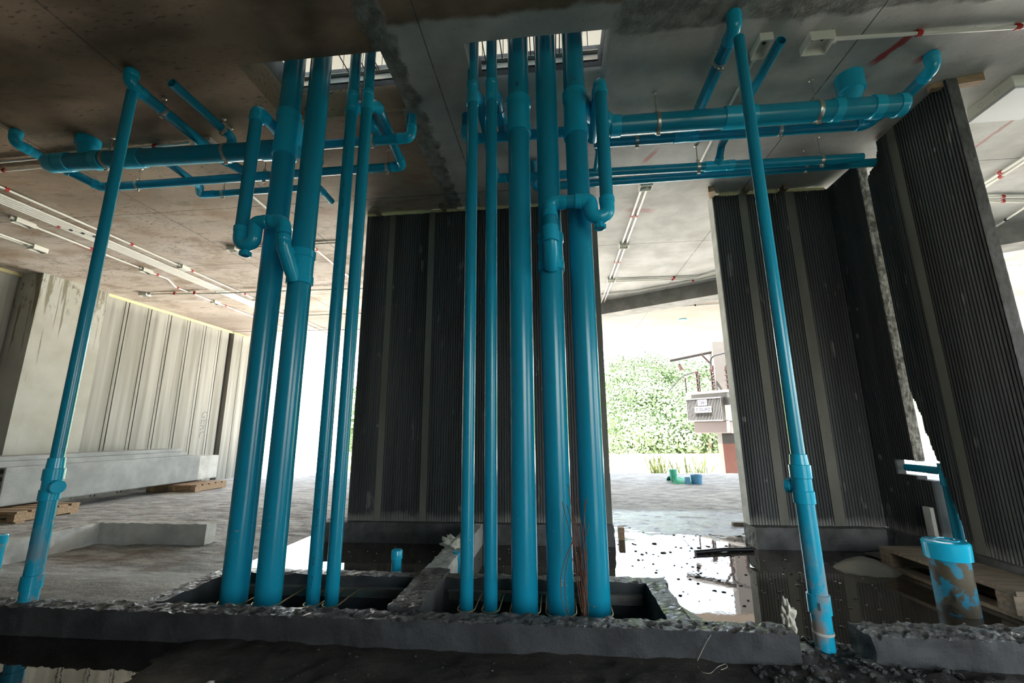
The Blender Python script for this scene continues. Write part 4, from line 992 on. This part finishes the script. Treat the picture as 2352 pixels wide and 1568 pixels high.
a=at(1683,1203,Z=-.135); m=MB(); m.cbox((a.x,a.y-.02,-.148),(a.x+.4,a.y+.03,-.12),.004); tag(m.build('timber_offcut','wood2'),'flat timber offcut on the floor at the foot of the back wall end','timber')
q=at(1410,1222,Z=-.15); m=MB(); m.cbox((q.x+.005,3.62,-.15),(q.x+.05,3.68,-.06),.004); tag(m.build('timber_offcut','wood'),'small orange timber block at the right foot of the central wall','timber')
# bits on the water
rnd=random.Random(11); m=MB()
for i in range(420):
    x=rnd.uniform(-1.8,2.2); y=rnd.uniform(2.3,4.7) if x<.5 or rnd.random()<.6 else rnd.uniform(1.86,2.3)
    if rnd.random()<.45: x=rnd.uniform(.5,1.5)
    s=rnd.uniform(.002,.007)*(1.8 if rnd.random()<.08 else 1); m.ball((x,y,-.149),s,n=4,sq=(1.6,1,.45),nz=.8,seed=i)
tag(m.build('mud_flecks','mud'),'dark flecks of mud scattered over the puddle','debris',kind='stuff')
m=MB()
for i in range(160):
    x=rnd.uniform(-1.6,2.1); y=rnd.uniform(2.3,3.35) if x<.5 else rnd.uniform(1.9,3.3)
    m.ball((x,y,-.1495),rnd.uniform(.0015,.005),n=4,sq=(1.6,1,.4),nz=.8,seed=i)
tag(m.build('pale_flecks','kerb_light'),'pale flecks floating on the brown puddle','debris',kind='stuff')
m=MB()
for i in range(700):
    x=rnd.uniform(.62,1.25) if i<450 else rnd.uniform(-1,2.3); y=rnd.uniform(1.35,1.9) if i<450 else rnd.uniform(1.2,1.68)
    if 1.70<y and not(.80<x<1.02): continue
    s=rnd.uniform(.003,.011) if i<450 else rnd.uniform(.0015,.005); m.ball((x,y,fh2(x,min(y,1.85))+s*.3),s,n=4,sq=(1.2,1,.8),nz=.9,seed=i)
tag(m.build('gravel','wet'),'dark wet gravel spilled around the gap in the front kerb','gravel',kind='stuff')
# shards
def shard(x,y,z,r,L,rz,ry,label):
    m=MB(); mt=Matrix.Translation((x,y,z))@Matrix.Rotation(rz,4,'Z')@Matrix.Rotation(ry,4,'Y'); vs=[];fs=[]; n=8
    for k in (0,1):
        for j in range(5):
            l=L*(j/4-.5)
            for i in range(n+1):
                a=PI*(.15+.75*i/n*(1-.12*abs(j-2))); rad=r-k*.004; vs.append(mt@Vector((l,rad*math.cos(a),-rad*math.sin(a)+r)))
    A=5*(n+1)
    for k in (0,1):
        for j in range(4):
            for i in range(n): f=(k*A+j*(n+1)+i,k*A+j*(n+1)+i+1,k*A+(j+1)*(n+1)+i+1,k*A+(j+1)*(n+1)+i); fs.append(f)
    for j in range(4):
        for i in (0,n): fs.append((j*(n+1)+i,(j+1)*(n+1)+i,A+(j+1)*(n+1)+i,A+j*(n+1)+i))
    for j in (0,4):
        for i in range(n): fs.append((j*(n+1)+i,j*(n+1)+i+1,A+j*(n+1)+i+1,A+j*(n+1)+i))
    m.add(vs,fs,True); tag(m.build('pipe_shard','shard'),label,'shard')
q=at(1922,1503,Z=-.10); shard(q.x,q.y,-.105,.03,.06,.3,.3,'curved blue pipe shard at the foot of the right standpipe')
q=at(2083,1537,Z=-.10); shard(q.x,q.y,-.105,.025,.09,-.7,.25,'blue pipe shard on the dark ground at the bottom right')
# string over front kerb
m=MB(); pts=[]
for px,py,zz,yy in ((1640,1452,.006,1.74),(1632,1458,.0,1.705),(1622,1475,None,1.70),(1610,1500,None,1.70),(1596,1530,-.1,None),(1570,1545,-.1,None),(1545,1565,-.1,None)):
    q=at(px,py,Y=yy) if yy else at(px,py,Z=zz); pts.append(q)
m.tube(fillet(pts,.05),.0009,n=6)
pts=[at(px,py,Z=-.094) for px,py in ((1575,1548),(1602,1540),(1630,1548),(1650,1530),(1668,1523),(1672,1532),(1655,1538))]; m.tube(fillet(pts,.03),.0009,n=6)
tag(m.build('string','string'),'pale string trailing over the front kerb onto the ground','string')
m=MB()
for i in range(3):
    m.ball((-1.12+.02*i,1.45-.05*i,-.098),.012+.004*i,n=6,sq=(1.2,.9,.6),nz=.7,seed=i)
tag(m.build('stone','kerb_light'),'small pale stone on the dark ground before the front kerb','stone')
# bucket, pail and net beyond the right doorway
bq=at(1601,1113,Z=FZ)
def bucket(x,y,r,h,label):
    t=thing('bucket',label,'bucket',(x,y,FZ),None); MB().lathe((x,y,FZ+.004),(0,0,1),[(0,r*.85),(h*.9,r*.98),(h*.92,r*1.05),(h,r*1.05),(h,r*.95),(h*.3,r*.85),(h*.3,.01)],n=26,cap1=False).build('body','bucket',t)
    pts=[(x+r*math.cos(a),y,FZ+h*.95+r*.7*math.sin(a)) for a in [PI*i/10 for i in range(11)]]; MB().tube(pts,.003,n=6).build('handle','steel',t)
bucket(bq.x,bq.y,.088,.145,'blue paint bucket with a wire handle near the far floor edge')
q=at(1580,1113,Z=FZ); m=MB(); m.cbox((q.x-.035,q.y-.03,FZ),(q.x+.035,q.y+.03,FZ+.12),.006); tag(m.build('paint_can','bucket'),'small square blue can left of the paint bucket','can')
m=MB(); q=at(1565,1112,Z=FZ); N=16; vs=[];fs=[]
for j in range(N+1):
    for i in range(N+1):
        u=i/N; v=j/N; z=.04+.06*(1-u)+.03*noise.noise(Vector((u*4,v*4,0))); z*=math.sin(PI*min(1,max(0,v)))**.6
        vs.append((q.x-.12+.42*u,q.y-.05+.5*v,FZ+max(0.002,z)))
for j in range(N):
    for i in range(N): fs.append((j*(N+1)+i,j*(N+1)+i+1,(j+1)*(N+1)+i+1,(j+1)*(N+1)+i))
m.add(vs,fs,True); m.tube([(q.x-.1,q.y+.1,FZ+.03),(q.x-.085,q.y+.1,FZ+.12),(q.x-.09,q.y+.1,FZ+.22)],.05,rr=[.03,.055,.06])
tag(m.build('mesh_sheet','net'),'green mesh sheet heaped beside the blue buckets','sheet')

# ================================================================ WALL STAMP
def text(name,s,size,mat,mtx,parent=None):
    cu=bpy.data.curves.new(name,'FONT'); cu.body=s; cu.size=size; cu.extrude=.001; cu.align_x='CENTER'; cu.align_y='CENTER'
    tmp=bpy.data.objects.new('tmp',cu); COL.objects.link(tmp); dg=bpy.context.evaluated_depsgraph_get(); me=bpy.data.meshes.new_from_object(tmp.evaluated_get(dg)); bpy.data.objects.remove(tmp)
    me.name=name; me.transform(mtx); me.materials.clear(); me.materials.append(MT[mat]); o=bpy.data.objects.new(name,me); COL.objects.link(o)
    if parent: me.transform(Matrix.Translation(-ORG[parent.name])); o.parent=parent
    return o
q=at(467,975,X=-6.3)
MT['stamp']=simple('faded_grey_stamp',(.2,.2,.19),.8)
Mt=Matrix.Translation((-6.2995,q.y,q.z))@Matrix(((0,0,1,0),(0,-1,0,0),(1,0,0,0),(0,0,0,1))).to_4x4()
# text x axis -> down, glyph up -> +Y(view right)
Mt=Matrix.Translation((-6.299,q.y,q.z))@Matrix(((0,0,1,0),(0,1,0,0),(-1,0,0,0),(0,0,0,1)))
tag(text('wall_stamp','GERC',.19,'stamp',Mt),'faded grey stamped letters reading down the left wall panel','lettering')

# ================================================================ OUTSIDE
m=MB(); m.box((-120,9.3,-3.2),(140,30,-3.0)); m.build('ground_outside','yard',kind='structure')
MT['verge']=simple('dark_unseen_ground',(.035,.045,.025),.9,.3,.6)  # unseen ground, coloured dark to keep bounce light off the near ceiling
m=MB(); m.box((11,-60,-3.2),(140,9.3,-3.0)); m.box((-120,-60,-3.4),(11,9.3,-3.2)); m.build('ground_side','verge',kind='structure')
def hz(x,y):
    t=max(0,(y-28)/45); return -3.1+min(1.3,t)**1.1*9.6+1.2*noise.noise(Vector((x*.04,y*.04,0)))*min(1,t*2)-max(0,(x-5))*.0
m=MB(); vs=[];nx,ny=60,26
for j in range(ny+1):
    for i in range(nx+1):
        x=-90+i*200/nx; y=28+j*70/ny; vs.append((x,y,hz(x,y)))
m.add(vs,[(j*(nx+1)+i,j*(nx+1)+i+1,(j+1)*(nx+1)+i+1,(j+1)*(nx+1)+i) for j in range(ny) for i in range(nx)],True); m.build('hillside','grass',kind='structure')
def tree_proto(seed,mat):
    rnd=random.Random(seed); t=thing('tree','leafy green tree on the sunlit hillside behind the houses','tree',(0,0,0),'trees on the hillside')
    MB().tube([(0,0,-.3),(.1,0,1),(.05,.1,2.4)],.15,n=8,rr=[.2,.15,.08]).build('trunk','bark',t)
    m=MB(); cl=[(rnd.uniform(-1.5,1.5),rnd.uniform(-1.5,1.5),rnd.uniform(1.4,3.6),rnd.uniform(.6,1.15)) for _ in range(13)]
    for cx_,cy_,cz_,r in cl:
        for _ in range(330):
            d=Vector((rnd.gauss(0,1),rnd.gauss(0,1),rnd.gauss(0,1))).normalized(); p=Vector((cx_,cy_,cz_))+d*r*rnd.uniform(.75,1.05)
            u=d.orthogonal().normalized(); u=(u*math.cos(rnd.random()*6)+d.cross(u)*math.sin(rnd.random()*6)).normalized()+d*rnd.uniform(-.4,.4); w=d.cross(u).normalized(); s=rnd.uniform(.05,.12)
            m.add([p-u*s,p+w*s*.6,p+u*s,p-w*s*.6],[(0,1,2,3)])
    m.build('crown',mat,t); return t
protos=[tree_proto(1,'leaf'),tree_proto(2,'leaf2'),tree_proto(3,'leaf')]
def copy_tree(o,parent=None):
    c=o.copy(); COL.objects.link(c)
    if parent: c.parent=parent
    for ch in list(o.children): copy_tree(ch,c)
    return c
rnd=random.Random(5); spots=[]
for row in range(10):
    yy=30+row*4.6
    for i in range(8):
        ang=(-.0+ i*.05+rnd.uniform(-.015,.015)) ; spots.append((yy*(.16+ang*1.0)+rnd.uniform(-.6,.6),yy+rnd.uniform(-1,1)))
    if row<5: spots.append((-yy*.425+rnd.uniform(-.5,.5),yy)); spots.append((-yy*.375+rnd.uniform(-.5,.5),yy))
for i,(x,y) in enumerate(spots):
    o=protos[i] if i<3 else copy_tree(protos[i%3]); s=rnd.uniform(.85,1.35)*(1.0+.008*(y-30)); o.location=(x,y,hz(x,y)-.1); o.scale=(s,s,s); o.rotation_euler=(0,0,rnd.uniform(0,6.28))
# utility pole
pb=at(1688,1075,Y=12.); ptp=at(1634,790,Y=12.)
px_=(pb.x+ptp.x)/2; PYY=12.
t=thing('utility_pole','square concrete utility pole with crossarm carrying the transformer','pole',(px_,PYY,-3.0))
m=MB(); m.box((px_-.17,PYY-.17,-3.0),(px_+.17,PYY+.17,7.2)); 
m.build('post','pole',t); m=MB(); m.box((px_-.172,PYY-.172,-3.0),(px_+.172,PYY+.172,at(1670,1018,Y=PYY).z)); m.build('painted_base','polered',t)
ca=at(1545,825,Y=PYY); cb=at(1680,797,Y=PYY)
m=MB(); dv=(cb-ca).normalized(); m.tube([ca-dv*.1,cb+dv*1.2],.09,n=4); m.build('crossarm','pole',t)
m=MB(); m.tube([at(1612,815,Y=PYY-.2),at(1632,835,Y=PYY-.2)],.03,n=8); m.tube([at(1560,835,Y=PYY),at(1566,850,Y=PYY)],.05,n=10,rr=[.03,.07]); m.build('insulator','porc',t)
m=MB(); 
for dx in (.28,.36): m.tube([(px_+dx,PYY,-3),(px_+dx,PYY,at(1690,1010,Y=PYY).z+.6)],.03,n=8)
m.build('cable_duct','rooft',t)
# transformer
A=at(1577,915,Y=11.95); zb,ztp=at(1600,995,Y=11.6).z,at(1600,905,Y=11.6).z
t=thing('transformer','grey finned transformer with bushings fixed to the utility pole','transformer',(A.x,11.95,zb))
ox,oy=A.x,11.95; W_,D_=1.08,.75
m=MB(); m.cbox((ox+.08,oy+.1,zb),(ox+W_-.03,oy+D_,zb+.30),.02); m.build('base_tank','tankpink',t)
m=MB(); m.cbox((ox+.05,oy+.12,zb+.3),(ox+W_-.05,oy+D_,ztp+.02),.02); m.cbox((ox-.03,oy+.02,ztp),(ox+W_+.03,oy+D_+.05,ztp+.07),.01); m.build('tank','tank',t)
m=MB()
for i in range(24):
    xx=ox+.01+i*(W_-.16)/23; m.box((xx,oy-.04,zb+.33),(xx+.012,oy+.14,ztp-.12))
for i in range(16):
    yy=oy+.12+i*(D_-.2)/15; m.box((ox+W_-.06,yy,zb+.33),(ox+W_+.12,yy+.012,ztp-.12))
m.box((ox,oy-.05,zb+.30),(ox+W_-.12,oy+.14,zb+.33)); m.box((ox,oy-.05,ztp-.13),(ox+W_-.12,oy+.14,ztp-.10)); m.box((ox+W_-.06,oy+.1,zb+.30),(ox+W_+.13,oy+D_-.05,zb+.33)); m.build('cooling_fins','tank',t)
hh=ztp-zb
m=MB(); m.box((ox+.25,oy-.07,zb+hh*.52),(ox+.70,oy-.055,zb+hh*.68)); m.box((ox+.34,oy-.07,zb+hh*.70),(ox+.60,oy-.055,zb+hh*.85)); m.build('name_plate','plate',t)
RX=Matrix.Rotation(PI/2,4,'X')
text('plate_lettering','C.OURD',.105,'signink',Matrix.Translation((ox+.475,oy-.073,zb+hh*.60))@RX,t)
text('plate_lettering','1361',.11,'signink',Matrix.Translation((ox+.47,oy-.073,zb+hh*.775))@RX,t)
for i,(xx,h,r) in enumerate(((ox+.18,.60,.055),(ox+.60,.62,.055),(ox+1.0,.62,.055),(ox-.02,.42,.03),(ox+.38,.46,.03),(ox+.78,.66,.03))):
    m=MB(); prof=[(0,r*.5)]; n=4 if r>.05 else 7
    for k in range(n): a_=h*k/n*.8; prof+=[(a_+.02,r*.5),(a_+.03,r*1.25),(a_+h/n*.4,r*1.1),(a_+h/n*.42,r*.5)]
    prof+=[(h*.85,r*.6),(h*.86,r*1.1),(h,r*1.0)]; m.lathe((xx,oy+(.3 if r>.05 else .05),ztp+.05),(0,0,1),prof,n=14); m.build('bushing','porc',t)
m=MB(); m.tube(fillet([(ox+.60,oy+.3,ztp+.68),(ox+.62,oy+.3,ztp+1.0),(ox+1.2,oy+.3,ztp+1.05),(ox+1.9,oy+.9,ztp+1.0)],.3),.02,n=8); m.tube(fillet([(ox+1.0,oy+.3,ztp+.68),(ox+1.05,oy+.3,ztp+.75),(ox+1.9,oy+.9,ztp+.72)],.1),.024,n=8); m.tube(fillet([(ox+.18,oy+.3,ztp+.64),(ox-.2,oy+.2,ztp+.55),(ox-.6,oy+.1,ztp+.15)],.3),.014,n=8); m.build('cables','blackp',t)
t.rotation_euler=(0,0,-math.radians(48))
# houses beyond
t=thing('house','low neighbouring house with a wide pale roof beyond the right doorway','house',(6,18,-3))
zr=at(1500,1078,Y=16).z
m=MB(); m.box((2.5,16,-3),(16,24,zr-.3)); m.build('walls','whitewall',t); zr2=at(1500,1048,Y=22).z
m=MB(); m.add([(2.2,15.5,zr-.5),(17,15.5,zr-.7),(17,22,zr2),(2.2,22,zr2),(2.2,15.5,zr-.6),(17,15.5,zr-.8),(17,26,zr-.8),(2.2,26,zr-.6)],[(0,1,2,3),(3,2,6,7),(0,3,7,4),(1,5,6,2)]); m.build('roof','roofw',t)
m=MB(); 
for i in range(34): m.box((2.2+i*.44,21.8,zr2),(2.2+i*.44+.36,22.2,zr2+.12))
m.build('ridge_tiles','rooft',t)
t=thing('hut','small blue gabled hut roof with red verges beside the utility pole','hut',(5,14,-3))
g0=at(1630,1086,Y=14); g1=at(1650,1056,Y=14); g2=at(1668,1086,Y=14)
m=MB(); yy=14; m.add([(g0.x,yy,-3),(g2.x+.3,yy,-3),(g2.x+.3,yy,g2.z-.1),(g1.x+.05,yy,g1.z-.04),(g0.x,yy,g0.z-.1),(g0.x,yy+3,-3),(g2.x+.3,yy+3,-3),(g2.x+.3,yy+3,g2.z-.1),(g1.x+.05,yy+3,g1.z-.04),(g0.x,yy+3,g0.z-.1)],[(0,1,2,3,4),(9,8,7,6,5),(0,4,9,5),(1,6,7,2),(4,3,8,9),(3,2,7,8)]); m.build('walls','bluewall',t)
m=MB(); m.tube([(g0.x-.1,yy-.05,g0.z-.1),(g1.x+.05,yy-.05,g1.z)],.035,n=4); m.tube([(g1.x+.05,yy-.05,g1.z),(g2.x+.4,yy-.05,g2.z-.1)],.035,n=4); m.build('verge','rooft',t)
t=thing('building','tall white apartment building seen between the left risers','building',(-20,42,-3))
u0=at(640,905,Y=42); u1=at(722,1075,Y=42)
m=MB(); m.box((u0.x-6,42,-3),(u1.x-.2,50,at(700,885,Y=42).z)); m.build('walls','whitewall',t)
for (xa,ya,xb,yb) in ((683,914,694,926),(698,914,710,927),(681,933,692,942),(697,933,708,942),(680,944,691,956),(695,944,708,957),(670,997,688,1005)):
    a_=at(xa,ya,Y=41.9); b_=at(xb,yb,Y=41.9); m=MB(); m.box((a_.x,41.85,b_.z),(b_.x,42.05,a_.z)); m.build('window','glass',t)
t=thing('building','cream balconied building between the two thick left risers','building',(-10,20,-3))
a_=at(596,830,Y=20); b_=at(641,1080,Y=20)
m=MB(); m.box((a_.x-4,20,-3),(b_.x,26,at(620,815,Y=20).z)); m.build('walls','whitewall',t); m=MB()
for py in (832,893,955,1024): z=at(620,py,Y=19.8).z; m.box((a_.x-4,19.6,z),(b_.x+.1,20,z+.22))
m.build('balcony_slab','roofw',t)
m=MB(); m.box((-9.5,11.5,-3),(at(722,1040,Y=11.5).x,11.65,at(700,1050,Y=11.5).z)); tag(m.build('boundary_wall','whitewall'),'white boundary wall outside the left opening','wall')
# fern clumps by the far floor edge
for k,(px,lab) in enumerate(((1508,'small reddish-green fern clump left of the green mesh sheet'),(1575,'taller pale green fern clump behind the buckets'))):
    q=at(px,1088,Y=10.2); m=MB(); rnd=random.Random(k)
    for i in range(60):
        a_=rnd.uniform(0,6.28); L=rnd.uniform(.2,.6); d=Vector((math.cos(a_),math.sin(a_)*.6,0)); p=Vector((q.x+(rnd.uniform(-.3,.5) if k else rnd.uniform(-.15,.2)),10.2,q.z-.08)); w=Vector((-d.y,d.x,0))*.02
        m.add([p-w,p+w,p+d*L*.5+Vector((0,0,L*.8))+w,p+d*L*.5+Vector((0,0,L*.8))-w,p+d*L+Vector((0,0,L*.75))],[(0,1,2,3),(3,2,4)])
    m.tube([(q.x,10.2,-3),(q.x,10.2,q.z-.02)],.05,n=8); tag(m.build('fern','fern'),lab,'plant')

# ================================================================ LIGHT
w=bpy.data.worlds.new('world'); SC.world=w; w.use_nodes=True; nt=w.node_tree; bg=nt.nodes['Background']
sky=nt.nodes.new('ShaderNodeTexSky'); sky.sky_type='NISHITA'; sky.sun_disc=False; sky.sun_elevation=math.radians(55); sky.sun_rotation=math.radians(200); sky.air_density=1.6; sky.dust_density=3.5
mx=nt.nodes.new('ShaderNodeMix'); mx.data_type='RGBA'; mx.inputs[0].default_value=.72; nt.links.new(sky.outputs[0],mx.inputs[6]); mx.inputs[7].default_value=(1.55,1.66,1.78,1)
nt.links.new(mx.outputs[2],bg.inputs[0]); bg.inputs[1].default_value=1.25
sl=bpy.data.lights.new('sun','SUN'); sl.energy=26.; sl.angle=.02; sl.color=(1,.95,.86); so=bpy.data.objects.new('sun',sl); COL.objects.link(so); so.rotation_euler=(math.radians(13),math.radians(-12),0); so.location=(0,0,30)
SC.view_settings.view_transform='Standard'; SC.view_settings.look='None'; SC.view_settings.gamma=1; SC.view_settings.use_curve_mapping=False
SC.view_settings.exposure=1.4
SC.cycles.max_bounces=10; SC.cycles.diffuse_bounces=6; SC.cycles.glossy_bounces=5
